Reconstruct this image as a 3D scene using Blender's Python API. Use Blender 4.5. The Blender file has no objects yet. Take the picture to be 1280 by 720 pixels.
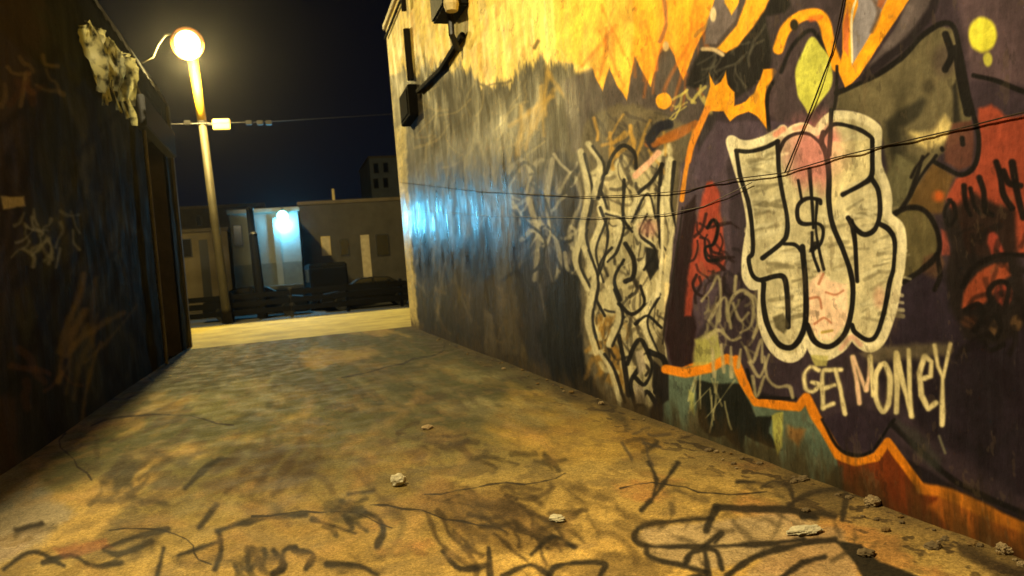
import bpy, bmesh, math, random
import numpy as np
from mathutils import Vector, Matrix
R = math.radians
S = bpy.context.scene
COL = S.collection
random.seed(7)

# ------------------------------------------------------------------ camera
F = 900.0                                   # focal length in photo pixels (1280 wide)
CZ = 1.5
_d = np.array([-279., 10.5, -F]); _d /= np.linalg.norm(_d)
_r = R(5.2)
_u = np.array([-math.sin(_r), math.cos(_r), 0.]); _u -= _u.dot(_d) * _d; _u /= np.linalg.norm(_u)
CAM = np.stack([np.cross(_d, _u), _d, _u], axis=1)      # camera = CAM @ world
cd = bpy.data.cameras.new('camera'); cam = bpy.data.objects.new('camera', cd); COL.objects.link(cam)
m = Matrix(CAM.T.tolist()).to_4x4(); m.translation = (0, 0, CZ); cam.matrix_world = m
cd.sensor_width = 36; cd.lens = F / 1280 * 36; cd.clip_start = .05; cd.clip_end = 600
cd.dof.use_dof = True; cd.dof.focus_distance = 4.6; cd.dof.aperture_fstop = 2.4
S.camera = cam

# ------------------------------------------------------------------ night sky
w = bpy.data.worlds.new("World"); S.world = w; w.use_nodes = True
nt = w.node_tree; nt.nodes.clear()
o_ = nt.nodes.new('ShaderNodeOutputWorld'); b_ = nt.nodes.new('ShaderNodeBackground')
tc = nt.nodes.new('ShaderNodeTexCoord'); sx = nt.nodes.new('ShaderNodeSeparateXYZ'); cr = nt.nodes.new('ShaderNodeValToRGB')
nt.links.new(tc.outputs['Generated'], sx.inputs[0]); nt.links.new(sx.outputs['Z'], cr.inputs[0])
cr.color_ramp.elements[0].position = 0.0; cr.color_ramp.elements[0].color = (.0026, .0038, .0085, 1)
cr.color_ramp.elements[1].position = .45; cr.color_ramp.elements[1].color = (.0010, .0011, .0026, 1)
nt.links.new(cr.outputs[0], b_.inputs[0]); b_.inputs[1].default_value = 1.0
nt.links.new(b_.outputs[0], o_.inputs[0])

# ------------------------------------------------------------------ lamps (each belongs to a luminaire built below)
def point(name, loc, col, watts, rad):
    l = bpy.data.lights.new(name, 'POINT'); l.color = col; l.energy = watts; l.shadow_soft_size = rad
    o = bpy.data.objects.new(name, l); o.location = loc; COL.objects.link(o); return o
LAMP = Vector((-2.95, 30.5, 10.95))
LAMP2 = Vector((-2.75, 4.4, 9.4))
BLUE = Vector((-.02, 38.2, 4.72))
point('sodium_light', LAMP - Vector((0, 0, .62)), (1, .76, .27), 11500, .25)
point('alley_light', LAMP2, (1, .82, .45), 6300, .15)
point('cyan_light', BLUE + Vector((0, .02, -.42)), (.13, .62, 1), 1500, .12)
V = S.view_settings
V.view_transform = 'Standard'; V.look = 'None'; V.gamma = 1; V.exposure = 0.0
S.render.engine = 'CYCLES'

# ------------------------------------------------------------------ helpers
def proj(P):                                             # world points -> photo pixels
    P = np.asarray(P, float) - np.array([0, 0, CZ]); c = P @ CAM.T
    return 640 + F * c[..., 0] / -c[..., 2], 360 - F * c[..., 1] / -c[..., 2]
def ray(px, py):
    return CAM.T @ np.array([px - 640, 360 - py, -F])
def atY(px, py, Y):
    v = ray(px, py) * 1.0; v = v / v[1] * Y; return Vector((v[0], v[1], v[2] + CZ))
def atX(px, py, X):
    v = ray(px, py); v = v / v[0] * X; return Vector((v[0], v[1], v[2] + CZ))
def atZ(px, py, Z=0.0):
    v = ray(px, py); v = v / v[2] * (Z - CZ); return Vector((v[0], v[1], v[2] + CZ))

def srgb(c):
    r = []
    for x in c:
        x /= 255.; r.append(x / 12.92 if x < .04045 else ((x + .055) / 1.055) ** 2.4)
    return (*r, 1)

def mat(name, col, rough=.8, metal=0, noise=.25, scale=3., bump=.15, col2=None, spec=.4, streak=1.0):
    m = bpy.data.materials.new(name); m.use_nodes = True
    n = m.node_tree; p = n.nodes['Principled BSDF']
    t = n.nodes.new('ShaderNodeTexCoord'); mp = n.nodes.new('ShaderNodeMapping'); mp.inputs['Scale'].default_value = (1, 1, streak)
    n.links.new(t.outputs['Object'], mp.inputs[0])
    nz = n.nodes.new('ShaderNodeTexNoise'); nz.inputs['Scale'].default_value = scale; nz.inputs['Detail'].default_value = 7; nz.inputs['Roughness'].default_value = .65
    n.links.new(mp.outputs[0], nz.inputs['Vector'])
    rp = n.nodes.new('ShaderNodeValToRGB'); rp.color_ramp.elements[0].position = .32; rp.color_ramp.elements[1].position = .7
    c = srgb(col); c2 = srgb(col2) if col2 else tuple(x * (1 - noise * 1.6) for x in c[:3]) + (1,)
    rp.color_ramp.elements[0].color = c2; rp.color_ramp.elements[1].color = c
    n.links.new(nz.outputs[0], rp.inputs[0]); n.links.new(rp.outputs[0], p.inputs['Base Color'])
    p.inputs['Roughness'].default_value = rough; p.inputs['Metallic'].default_value = metal; p.inputs['Specular IOR Level'].default_value = spec
    if bump:
        nb = n.nodes.new('ShaderNodeTexNoise'); nb.inputs['Scale'].default_value = scale * 6; nb.inputs['Detail'].default_value = 5
        n.links.new(mp.outputs[0], nb.inputs['Vector'])
        bp = n.nodes.new('ShaderNodeBump'); bp.inputs['Strength'].default_value = bump; bp.inputs['Distance'].default_value = .05
        n.links.new(nb.outputs[0], bp.inputs['Height']); n.links.new(bp.outputs[0], p.inputs['Normal'])
    return m
def emis(name, col, st):
    m = bpy.data.materials.new(name); m.use_nodes = True; p = m.node_tree.nodes['Principled BSDF']
    p.inputs['Base Color'].default_value = (*col, 1); p.inputs['Emission Color'].default_value = (*col, 1); p.inputs['Emission Strength'].default_value = st
    return m

def obj(name, bm, mt, parent=None, loc=None, smooth=False):
    me = bpy.data.meshes.new(name); bm.normal_update(); bm.to_mesh(me); bm.free()
    for x in (mt if isinstance(mt, (list, tuple)) else [mt]): me.materials.append(x)
    if smooth:
        for f in me.polygons: f.use_smooth = True
    o = bpy.data.objects.new(name, me); COL.objects.link(o)
    if parent: o.parent = parent
    if loc: o.location = loc
    return o
def thing(name, label, cat, loc=(0, 0, 0), rz=0, group=None):
    o = bpy.data.objects.new(name, None); COL.objects.link(o); o.location = loc; o.rotation_euler = (0, 0, rz)
    o['label'] = label; o['category'] = cat
    if group: o['group'] = group
    return o
def tag(o, label, cat, group=None):
    o['label'] = label; o['category'] = cat
    if group: o['group'] = group
    return o
def NB(): return bmesh.new()
def box(bm, x0, x1, y0, y1, z0, z1, bev=0):
    r = bmesh.ops.create_cube(bm, size=1)
    bmesh.ops.scale(bm, vec=(x1 - x0, y1 - y0, z1 - z0), verts=r['verts'])
    bmesh.ops.translate(bm, vec=((x0 + x1) / 2, (y0 + y1) / 2, (z0 + z1) / 2), verts=r['verts'])
    if bev:
        ed = list({e for v in r['verts'] for e in v.link_edges})
        bmesh.ops.bevel(bm, geom=ed, offset=bev, segments=2, affect='EDGES')
    return bm
def tube(bm, pts, rad, seg=10):
    pts = [Vector(p) for p in pts]; rad = rad if isinstance(rad, (list, tuple)) else [rad] * len(pts)
    rings = []
    for i, p in enumerate(pts):
        t = (pts[min(i + 1, len(pts) - 1)] - pts[max(i - 1, 0)]).normalized()
        a = t.cross(Vector((0, 0, 1)) if abs(t.z) < .9 else Vector((1, 0, 0))).normalized(); b = t.cross(a)
        rings.append([bm.verts.new(p + (a * math.cos(k * 2 * math.pi / seg) + b * math.sin(k * 2 * math.pi / seg)) * rad[i]) for k in range(seg)])
    for r0, r1 in zip(rings, rings[1:]):
        for k in range(seg): bm.faces.new((r0[k], r0[(k + 1) % seg], r1[(k + 1) % seg], r1[k]))
    bm.faces.new(rings[0][::-1]); bm.faces.new(rings[-1]); return bm
def lathe(bm, prof, seg=20, c=(0, 0, 0)):
    rings = [[bm.verts.new((c[0] + r * math.cos(k * 2 * math.pi / seg), c[1] + r * math.sin(k * 2 * math.pi / seg), c[2] + z)) for k in range(seg)] for r, z in prof]
    for r0, r1 in zip(rings, rings[1:]):
        for k in range(seg): bm.faces.new((r0[k], r0[(k + 1) % seg], r1[(k + 1) % seg], r1[k]))
    bm.faces.new(rings[0][::-1]); bm.faces.new(rings[-1]); return bm
def prism(bm, poly, y0, y1):                              # (x,z) outline extruded along y
    a = [bm.verts.new((x, y0, z)) for x, z in poly]; b = [bm.verts.new((x, y1, z)) for x, z in poly]
    n = len(poly)
    for i in range(n): bm.faces.new((a[i], a[(i + 1) % n], b[(i + 1) % n], b[i]))
    bm.faces.new(a[::-1]); bm.faces.new(b); return bm

# ------------------------------------------------------------------ paint engine: procedural pigment maps made with numpy
rng = np.random.default_rng(3)
def noise2(h, w, cy, cx, seed, octs=5, gain=.55):
    g = np.random.default_rng(seed); out = np.zeros((h, w), np.float32); amp = 1; tot = 0
    for o in range(octs):
        ny, nx = int(cy * 2 ** o) + 2, int(cx * 2 ** o) + 2
        grid = g.random((ny, nx), dtype=np.float32)
        yy = np.linspace(0, ny - 1.001, h, dtype=np.float32); xx = np.linspace(0, nx - 1.001, w, dtype=np.float32)
        yi = yy.astype(int); xi = xx.astype(int); fy = yy - yi; fx = xx - xi
        fy = (fy * fy * (3 - 2 * fy))[:, None]; fx = (fx * fx * (3 - 2 * fx))[None, :]
        A = grid[yi][:, xi]; B = grid[yi][:, xi + 1]; C_ = grid[yi + 1][:, xi]; D = grid[yi + 1][:, xi + 1]
        out += amp * ((A * (1 - fx) + B * fx) * (1 - fy) + (C_ * (1 - fx) + D * fx) * fy); tot += amp; amp *= gain
    return out / tot
def sstep(a, b, x):
    t = np.clip((x - a) / (b - a), 0, 1); return t * t * (3 - 2 * t)
def smooth_line(P, n=6, closed=False):
    P = np.array(P, float); 
    if len(P) < 3: return P
    if closed: Q = np.vstack([P[-1], P, P[0], P[1]])
    else: Q = np.vstack([2 * P[0] - P[1], P, 2 * P[-1] - P[-2]])
    out = []
    for i in range(1, len(Q) - 2):
        p0, p1, p2, p3 = Q[i - 1:i + 3]
        for t in np.arange(n) / n:
            out.append(.5 * (2 * p1 + (p2 - p0) * t + (2 * p0 - 5 * p1 + 4 * p2 - p3) * t * t + (3 * p1 - p0 - 3 * p2 + p3) * t ** 3))
    out.append(Q[-2]); return np.array(out)
class Canvas:
    """albedo map of a flat surface: a pigment value for every point of that surface"""
    def __init__(s, P, h, w, seed):
        s.h, s.w = h, w; s.X, s.Y = proj(P); s.X = s.X.astype(np.float32); s.Y = s.Y.astype(np.float32)
        s.C = np.zeros((h, w, 3), np.float32)
        s.n1 = noise2(h, w, 40, 60, seed, 4); s.n2 = noise2(h, w, 14, 20, seed + 1, 5); s.n3 = noise2(h, w, 200, 260, seed + 2, 3)
        s.ox, s.oy, s.sc = 0, 0, 1; s.kw, s.ks = 1.25, 1.15
    def at(s, ox, oy, sc): s.ox, s.oy, s.sc = ox, oy, sc
    def T(s, P): P = np.array(P, float); return P / s.sc + np.array([s.ox, s.oy])
    def win(s, P, m):
        x0, y0 = P.min(0) - m; x1, y1 = P.max(0) + m
        k = (s.X > x0) & (s.X < x1) & (s.Y > y0) & (s.Y < y1)
        r = np.where(k.any(1))[0]; c = np.where(k.any(0))[0]
        if len(r) == 0: return None
        return slice(r[0], r[-1] + 1), slice(c[0], c[-1] + 1)
    def put(s, W, a, col, var=.12):
        a = a[..., None]; col = np.array(col, np.float32)
        v = 1 + var * ((s.n2[W] - .5) * 2 + (s.n3[W] - .5))[..., None]
        s.C[W] = s.C[W] * (1 - a) + col * v * a
    def segd(s, P, W):
        x = s.X[W]; y = s.Y[W]; best = np.full(x.shape, 1e9, np.float32)
        for (ax, ay), (bx, by) in zip(P[:-1], P[1:]):
            dx, dy = bx - ax, by - ay; L = dx * dx + dy * dy + 1e-9
            t = np.clip(((x - ax) * dx + (y - ay) * dy) / L, 0, 1)
            best = np.minimum(best, (x - ax - t * dx) ** 2 + (y - ay - t * dy) ** 2)
        return np.sqrt(best)
    def line(s, P, wd, col, soft=1.2, a=1, jag=.8, curve=True, closed=False, var=.12, patch=0):
        P = s.T(P); P = smooth_line(P, 5, closed) if curve else P
        wd = wd * s.kw; soft = soft * s.ks
        W = s.win(P, wd + soft + 3)
        if W is None: return
        dd = s.segd(P, W) + (s.n1[W] - .5) * jag * 2
        al = (1 - sstep(wd / 2 - soft, wd / 2 + soft, dd)) * a
        if patch: al = al * sstep(patch - .12, patch + .12, s.n1[W])
        s.put(W, al, col, var)
    def poly(s, P, col, soft=1.2, a=1, jag=1.5, curve=False, var=.15, patch=0):
        P = s.T(P); P = smooth_line(P, 5, True) if curve else np.vstack([P, P[:1]])
        W = s.win(P, soft + 3 + jag)
        if W is None: return
        x = s.X[W]; y = s.Y[W]; ins = np.zeros(x.shape, bool)
        for (ax, ay), (bx, by) in zip(P[:-1], P[1:]):
            if ay == by: continue
            ins ^= ((ay > y) != (by > y)) & (x < (bx - ax) * (y - ay) / (by - ay) + ax)
        dd = s.segd(P, W); sd = np.where(ins, -dd, dd) + (s.n1[W] - .5) * jag * 2
        al = (1 - sstep(-soft, soft, sd)) * a
        if patch: al = al * sstep(patch - .12, patch + .12, s.n1[W])
        s.put(W, al, col, var)
    def spot(s, x, y, rx, ry, col, soft=.3, a=1, jag=.25, patch=0):
        c = s.T([(x, y)])[0]; rx /= s.sc; ry /= s.sc
        W = s.win(np.array([c - [rx * 1.6, ry * 1.6], c + [rx * 1.6, ry * 1.6]]), 1)
        if W is None: return
        d = np.sqrt(((s.X[W] - c[0]) / rx) ** 2 + ((s.Y[W] - c[1]) / ry) ** 2) + (s.n1[W] - .5) * jag * 2
        al = (1 - sstep(1 - soft, 1 + soft, d)) * a
        if patch: al = al * sstep(patch - .12, patch + .12, s.n1[W])
        s.put(W, al, col)
    def scrib(s, x0, y0, x1, y1, n, ln, wd, col, a=1, seed=0, ang=None, soft=1., bend=.6, jag=.8):
        g = random.Random(seed)
        for _ in range(n):
            x = g.uniform(x0, x1); y = g.uniform(y0, y1); t = g.uniform(0, 6.28) if ang is None else R(ang) + g.gauss(0, .25)
            P = [(x, y)]
            for k in range(3):
                t += g.uniform(-bend, bend); q = ln * g.uniform(.2, .5); x += q * math.cos(t); y += q * math.sin(t); P.append((x, y))
            s.line(P, wd * g.uniform(.6, 1.3), col, soft, a * g.uniform(.6, 1), jag)
    def image(s, name):
        im = bpy.data.images.new(name, s.w, s.h, alpha=False)
        px = np.ones((s.h, s.w, 4), np.float32); px[..., :3] = np.clip(s.C / 255., 0, 1)
        im.pixels.foreach_set(px.ravel()); im.update(); im.pack(); return im

BLK = (16, 14, 17); CREAM = (232, 222, 186); PURP = (54, 43, 54); ORG = (250, 164, 30)
# ------------------------------------------------------------------ pigment of the right-hand wall
RX, RY1, RH = 3.0, 19.1, 7.85
Y0, Y1 = 1.55, RY1
GH, GW = 1560, 2200
yy = Y0 * (Y1 / Y0) ** np.linspace(0, 1, GW); zz = np.linspace(0, RH, GH)
YY, ZZ = np.meshgrid(yy, zz)
K = Canvas(np.stack([np.full_like(YY, RX), YY, ZZ], -1), GH, GW, 11)
X, Yp = K.X, K.Y
streak = noise2(GH, GW, 5, 150, 21, 4, .7)                 # rain streaks run down the wall
blot = noise2(GH, GW, 8, 20, 22, 5)
crk = noise2(GH, GW, 20, 90, 24, 4, .65)
# weathered render; the dim lower wall is put into its albedo
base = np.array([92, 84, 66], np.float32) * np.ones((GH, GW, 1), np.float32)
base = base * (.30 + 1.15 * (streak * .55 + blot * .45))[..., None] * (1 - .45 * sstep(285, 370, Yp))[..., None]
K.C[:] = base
def blend(a, col, var=.2):
    a = np.clip(a, 0, 1)[..., None]; v = 1 + var * ((streak - .5) * 2 + (K.n3 - .5))[..., None]
    K.C[:] = K.C * (1 - a) + np.array(col, np.float32) * v * a
jx = (K.n1 - .5) * 2; jb = (crk - .5) * 2
# pale grey band low on the far part, bottom darkened for the dim light there
blend(sstep(.5, .62, crk) * sstep(150, 230, Yp) * (1 - sstep(300, 360, Yp)) * (1 - sstep(690, 730, X)) * .55, (128, 122, 112))
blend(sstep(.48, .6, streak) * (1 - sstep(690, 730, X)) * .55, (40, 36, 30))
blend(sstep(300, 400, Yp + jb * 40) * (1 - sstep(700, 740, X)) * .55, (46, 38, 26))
blend(sstep(.55, .7, blot) * sstep(290, 380, Yp) * (1 - sstep(640, 700, X)) * .7, (120, 100, 56))
# yellow-orange upper wall, lamplight on it put into the colour, ragged edge
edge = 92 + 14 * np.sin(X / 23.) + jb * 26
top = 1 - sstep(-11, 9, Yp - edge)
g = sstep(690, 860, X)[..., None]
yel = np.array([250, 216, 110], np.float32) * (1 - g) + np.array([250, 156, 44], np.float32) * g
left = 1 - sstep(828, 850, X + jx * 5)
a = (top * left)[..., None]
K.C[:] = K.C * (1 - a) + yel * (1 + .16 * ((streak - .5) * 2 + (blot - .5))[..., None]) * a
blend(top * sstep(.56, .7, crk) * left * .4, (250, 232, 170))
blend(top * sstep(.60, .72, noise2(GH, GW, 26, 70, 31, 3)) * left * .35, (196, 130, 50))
# hairline cracks of the wall
K.at(470, 0, 3.0)
for P in ([(718, 100), (728, 200), (735, 260), (715, 400)], [(755, 10), (728, 40)], [(610, 155), (595, 180)], [(120, 440), (140, 560), (130, 700)],
          [(270, 520), (420, 420), (560, 300)], [(500, 480), (610, 420), (700, 395)], [(200, 560), (300, 470), (400, 380)], [(360, 300), (460, 360), (500, 470)]):
    K.line(P, 3, (70, 58, 36), 1.6, .7, 2)
K.scrib(180, 290, 640, 500, 46, 120, 2.6, (58, 50, 36), .65, 5, 105, 1.4)
K.scrib(180, 290, 640, 560, 30, 130, 2.2, (150, 132, 84), .55, 6, 120, 1.4)
K.scrib(540, 250, 720, 440, 10, 190, 5, (176, 140, 58), .8, 9, 95, 2.5, .2)
K.at(0, 0, 1)
K.scrib(500, 240, 720, 400, 60, 90, 3.2, (34, 30, 32), .55, 7, 92, 2, .25)
K.scrib(500, 200, 720, 330, 44, 60, 2.6, (150, 142, 128), .5, 8, 88, 1.6, .3)
K.scrib(515, 330, 690, 420, 34, 34, 2.6, (110, 92, 56), .6, 18, 75, 1.4, 1)
K.line([(527, 235), (531, 300), (537, 360), (540, 412)], 7, (28, 24, 22), 2, .85, 2)
K.poly([(583, 300), (612, 270), (622, 330), (616, 440), (600, 425), (588, 380)], (30, 27, 30), 4, .8, 5)
K.poly([(610, 235), (640, 230), (652, 300), (655, 440), (625, 445), (618, 330)], (104, 98, 84), 4, .5, 5)
K.poly([(604, 385), (615, 395), (625, 455), (606, 440)], (120, 112, 96), 2, .7, 2)
for P, wd in (([(655, 260), (664, 215), (680, 200), (694, 230), (690, 300)], 5), ([(668, 330), (660, 280), (680, 240), (706, 222), (714, 260), (722, 330)], 4), ([(700, 190), (712, 240), (726, 300), (730, 350)], 4), ([(640, 250), (652, 310), (660, 360)], 4)):
    K.line(P, wd, (150, 142, 118), 2, .6, 2.5)
# ---- dark purple coat of the near half
K.poly([(858, -60), (1700, -60), (1900, 1200), (840, 560), (846, 230)], PURP, 4, 1, 5)
K.poly([(1190, -60), (1700, -60), (1700, 160), (1215, 100)], (84, 67, 76), 6, 1, 4)
K.poly([(1120, 330), (1700, 430), (1700, 900), (1180, 560), (1090, 470)], (34, 27, 38), 10, .95, 6)
# ---- black-blue mass between the two halves
K.poly([(648, 235), (700, 190), (735, 225), (748, 330), (735, 410), (750, 520), (690, 480), (650, 430), (640, 330)], (34, 31, 38), 5, .92, 6)
K.poly([(690, 350), (722, 335), (738, 400), (742, 505), (690, 480), (672, 420)], (14, 15, 22), 4, .95, 3)
K.scrib(650, 200, 735, 330, 26, 60, 2.4, (112, 106, 98), .6, 12, 88, 1.5, .3)
K.poly([(560, 355), (640, 345), (660, 420), (650, 455), (600, 430), (565, 400)], (66, 50, 30), 6, .45, 6)
# layered silver tags in the middle of the wall
for P, wd in (([(662, 250), (672, 300), (668, 350)], 5), ([(690, 200), (684, 260), (700, 320), (694, 360)], 5), ([(700, 240), (716, 216), (726, 250), (712, 290), (724, 330)], 4.5), ([(652, 300), (676, 280), (700, 300), (730, 284)], 3.5),
              ([(636, 215), (650, 200), (664, 214), (658, 240)], 4), ([(712, 360), (728, 400), (722, 450)], 5), ([(742, 210), (752, 300), (746, 380), (756, 470)], 8), ([(735, 300), (742, 360), (734, 420)], 6)):
    K.line(P, wd, (172, 164, 136), 1.8, .7, 2.5); K.line([(x_ + 6, y_ + 3) for x_, y_ in P], 2.4, (20, 18, 18), 1.4, .8, 1.5)
K.poly([(688, 356), (716, 330), (734, 372), (746, 440), (752, 512), (706, 494), (676, 440)], (12, 13, 19), 3, .97, 4)
K.scrib(640, 190, 735, 330, 16, 34, 3, (190, 182, 152), .7, 161, 90, 1.4, .9)
K.scrib(640, 190, 735, 340, 16, 34, 3, (18, 16, 18), .8, 162, 90, 1.4, .9)
# dark grey teeth under the flames
K.poly([(700, 100), (760, 78), (830, 60), (880, 40), (905, -30), (960, -30), (900, 100), (850, 190), (770, 210), (715, 190)], (78, 68, 66), 5, .92, 4)
K.poly([(700, -40), (906, -40), (884, 30), (868, 62), (854, 100), (842, 70), (828, 50), (820, 80), (814, 108), (804, 90), (794, 70), (790, 100), (785, 128), (772, 105), (762, 84), (757, 100), (753, 114), (744, 96), (738, 78), (728, 84), (712, 74), (700, 60)], (250, 170, 44), 1.6, 1, 2.4)
K.poly([(690, -40), (790, -40), (792, 70), (786, 120), (770, 100), (762, 82), (753, 112), (742, 84), (722, 82), (696, 74)], (250, 198, 74), 2.5, .85, 2)
K.scrib(735, -10, 880, 60, 20, 70, 3, (214, 108, 30), .45, 14, 88, 2, .15)
K.line([(828, -10), (832, 30), (824, 52)], 3.5, (150, 96, 60), 1.5, .8); K.spot(832, 58, 4, 7, (226, 190, 130))
K.poly([(885, 25), (900, -20), (925, -20), (918, 25), (895, 55), (880, 55)], (112, 100, 100), 2, 1, 2)
K.spot(891, 18, 4, 9, (210, 190, 150))
# the busy cream and grey piece
K.at(720, 160, 2.0)
K.poly([(10, 20), (60, -40), (150, -60), (270, -10), (300, 60), (270, 220), (240, 420), (230, 600), (215, 700), (150, 720), (40, 640), (10, 420), (14, 200)], (96, 86, 66), 4, .95, 5, True)
K.poly([(60, 110), (90, 100), (120, 60), (150, 110), (215, 50), (235, 60), (232, 300), (225, 480), (195, 560), (200, 690), (170, 690), (130, 640), (60, 590), (30, 480), (25, 350), (50, 300)], (192, 180, 138), 3, .9, 4, True)
K.poly([(40, 470), (100, 470), (115, 560), (120, 660), (60, 620), (36, 540)], (132, 100, 44), 4, .85, 5)
K.scrib(40, 80, 225, 560, 46, 90, 2.2, (58, 52, 44), .75, 31, 92, 1.1, .45)
K.scrib(40, 80, 225, 560, 26, 60, 2.4, (222, 212, 170), .8, 32, 95, 1.2, .4)
K.scrib(30, -40, 230, 90, 26, 60, 3, (60, 54, 50), .7, 33, 70, 1.4, .6)
K.scrib(30, -60, 230, 60, 14, 60, 3.2, (188, 144, 60), .8, 34, 100, 1.6, .4)
K.scrib(40, 90, 225, 640, 40, 46, 3.4, (70, 62, 48), .7, 131, 90, 1.6, .9)
K.scrib(40, 90, 225, 640, 34, 40, 4, (206, 196, 152), .75, 132, 95, 1.8, .9)
K.scrib(60, 120, 225, 640, 22, 50, 3, (26, 22, 22), .85, 133, 85, 1.2, 1.1)
K.scrib(40, 440, 130, 660, 14, 40, 4, (150, 112, 48), .7, 134, 90, 2, .6)
for P in ([(44, 130), (70, 210), (40, 300), (60, 380)], [(66, 210), (110, 230), (96, 300), (70, 330)], [(170, 210), (150, 260), (190, 300), (160, 350)], [(88, 400), (110, 470), (84, 540)], [(20, 250), (0, 330), (30, 400)], [(130, 230), (170, 160), (190, 220)], [(200, 420), (170, 480), (200, 560)]):
    K.line(P, 7, (216, 206, 164), 1.6, .9, 1.5); K.line([(x_ + 9, y_ + 5) for x_, y_ in P], 2.6, BLK, 1.2, .9, 1.2)
for P, wd in (([(75, 112), (92, 66), (120, 44), (148, 62), (152, 100)], 3.6), ([(75, 112), (52, 140), (62, 165)], 3), ([(158, 162), (190, 132), (214, 92)], 3.4),
              ([(124, 290), (144, 330), (142, 372), (124, 384)], 5), ([(108, 440), (140, 466), (170, 440), (160, 396)], 3.4), ([(112, 430), (96, 380), (120, 330)], 3),
              ([(130, 590), (148, 544), (164, 530), (180, 560), (192, 600), (172, 642), (148, 622)], 4), ([(110, 520), (124, 600), (132, 668)], 5),
              ([(185, 560), (222, 580), (224, 640), (200, 660)], 6), ([(200, 690), (178, 660), (158, 690)], 5), ([(60, 200), (80, 260), (70, 330), (52, 380)], 3), ([(120, 130), (118, 220), (140, 260)], 3),
              ([(212, 90), (205, 200), (214, 300)], 3.4), ([(150, 490), (180, 470), (215, 500)], 3), ([(90, 300), (60, 340), (50, 420), (72, 470)], 3), ([(150, 700), (138, 640), (160, 600)], 4)):
    K.line(P, wd, BLK, 1.1, .92, 1)
K.poly([(176, 300), (206, 306), (208, 350), (186, 380), (172, 350)], BLK, 2, .9, 2)
K.poly([(150, 560), (168, 556), (176, 600), (160, 620)], (190, 176, 150), 2, .9, 1); K.poly([(148, 640), (170, 650), (176, 690), (150, 690)], (190, 176, 150), 2, .9, 1)
K.spot(180, 250, 26, 22, (196, 128, 120), .5, .5); K.poly([(220, 330), (246, 240), (262, 110), (250, 260), (232, 440), (222, 470)], (238, 218, 160), 1.6, 1, 1.5)
K.line([(150, 120), (178, 92), (205, 62)], 6, (232, 180, 150), 1.5, .95); K.line([(214, 150), (216, 300), (205, 420)], 3.4, (236, 224, 180), 1.3, .9)
K.line([(180, 40), (250, 20), (300, -10)], 7, (168, 96, 34), 2, .9); K.poly([(172, 36), (190, 22), (212, 40), (190, 62)], (30, 28, 44), 2, 1, 2)
for P, wd in (([(10, 60), (30, 160), (14, 260), (40, 360)], 7), ([(30, 40), (60, 90), (44, 170)], 6), ([(20, 300), (46, 380), (30, 470), (50, 560)], 7), ([(232, 80), (226, 180), (240, 260), (226, 380)], 7), ([(60, 560), (86, 600), (110, 680)], 6)):
    K.line(P, wd, (206, 196, 156), 1.6, .85, 1.8); K.line([(x_ + 11, y_ + 6) for x_, y_ in P], 3, BLK, 1.2, .9, 1.4)
# dark maroon panel and the red patch
K.poly([(262, 90), (300, 40), (372, 60), (392, 330), (330, 470), (300, 520), (296, 600), (238, 606), (218, 520), (240, 330)], (78, 64, 78), 3, .95, 3)
K.poly([(270, 200), (300, 170), (305, 300), (282, 380), (300, 500), (292, 595), (242, 602), (221, 530), (236, 410), (262, 260)], (36, 20, 25), 2.5, .97, 2.5)
K.poly([(335, 122), (355, 160), (364, 220), (372, 300), (368, 350), (300, 400), (288, 470), (272, 470), (282, 370), (296, 270), (310, 200)], (160, 66, 50), 2.5, .95, 4)
K.scrib(300, 160, 372, 400, 18, 60, 3, (34, 20, 24), .9, 41, 80, 1.2, 1.0)
K.scrib(370, 240, 440, 420, 10, 60, 3, (30, 22, 28), .8, 43, 60, 1.2, 1.0)
K.line([(330, 250), (345, 230), (355, 250), (345, 290), (325, 300), (330, 330), (355, 330)], 3.5, BLK)
K.line([(298, 0), (285, 60), (272, 118), (264, 180)], 5, (216, 138, 40), 1.2, 1); K.line([(266, 200), (250, 330), (228, 450), (218, 540)], 2.6, (30, 22, 22), 1, .8)
K.line([(228, 604), (262, 612), (300, 598), (350, 596), (400, 580)], 9, (232, 128, 24), 1.6)
# ---- black mass, orange bones and star shapes
K.at(740, 0, 2.768)
K.poly([(320, 300), (380, 165), (440, 190), (520, 120), (620, 0), (620, -60), (760, -60), (700, 60), (650, 190), (600, 250), (500, 340), (430, 280), (360, 310)], (26, 23, 24), 3, 1, 5)
K.scrib(380, 60, 660, 300, 26, 90, 2.6, (84, 80, 70), .6, 51, 110, 1.3)
K.poly([(670, -60), (775, -60), (775, 40), (720, 60), (690, 30)], (74, 62, 66), 3, 1, 3)
K.poly([(430, 168), (460, 130), (500, 90), (530, 10), (540, -60), (640, -60), (600, 30), (560, 90), (500, 160), (460, 186)], (250, 168, 40), 2, 1, 2)
K.poly([(455, -60), (515, -60), (505, 10), (480, 52), (458, 10)], (244, 178, 50), 1.6, 1, 1)
K.line([(382, 170), (420, 172), (450, 190)], 4, (228, 200, 150), 1.5, .8)
K.spot(247, 350, 28, 30, (250, 168, 36), .15)
K.scrib(300, 290, 400, 370, 9, 60, 3, (206, 190, 96), .8, 54, 120, 1.2)
K.poly([(430, 420), (560, 420), (640, 420), (700, 440), (640, 470), (500, 490), (430, 620), (360, 640), (340, 560), (370, 470)], (76, 62, 78), 3, 1, 3)
K.poly([(385, 400), (430, 395), (420, 450), (370, 520), (360, 470)], (40, 34, 42), 3, .9, 3)
K.line([(215, 500), (280, 460), (360, 430)], 7, (150, 88, 34), 2, .9); K.line([(200, 478), (230, 440), (262, 430)], 10, (28, 28, 40), 2)
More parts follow.
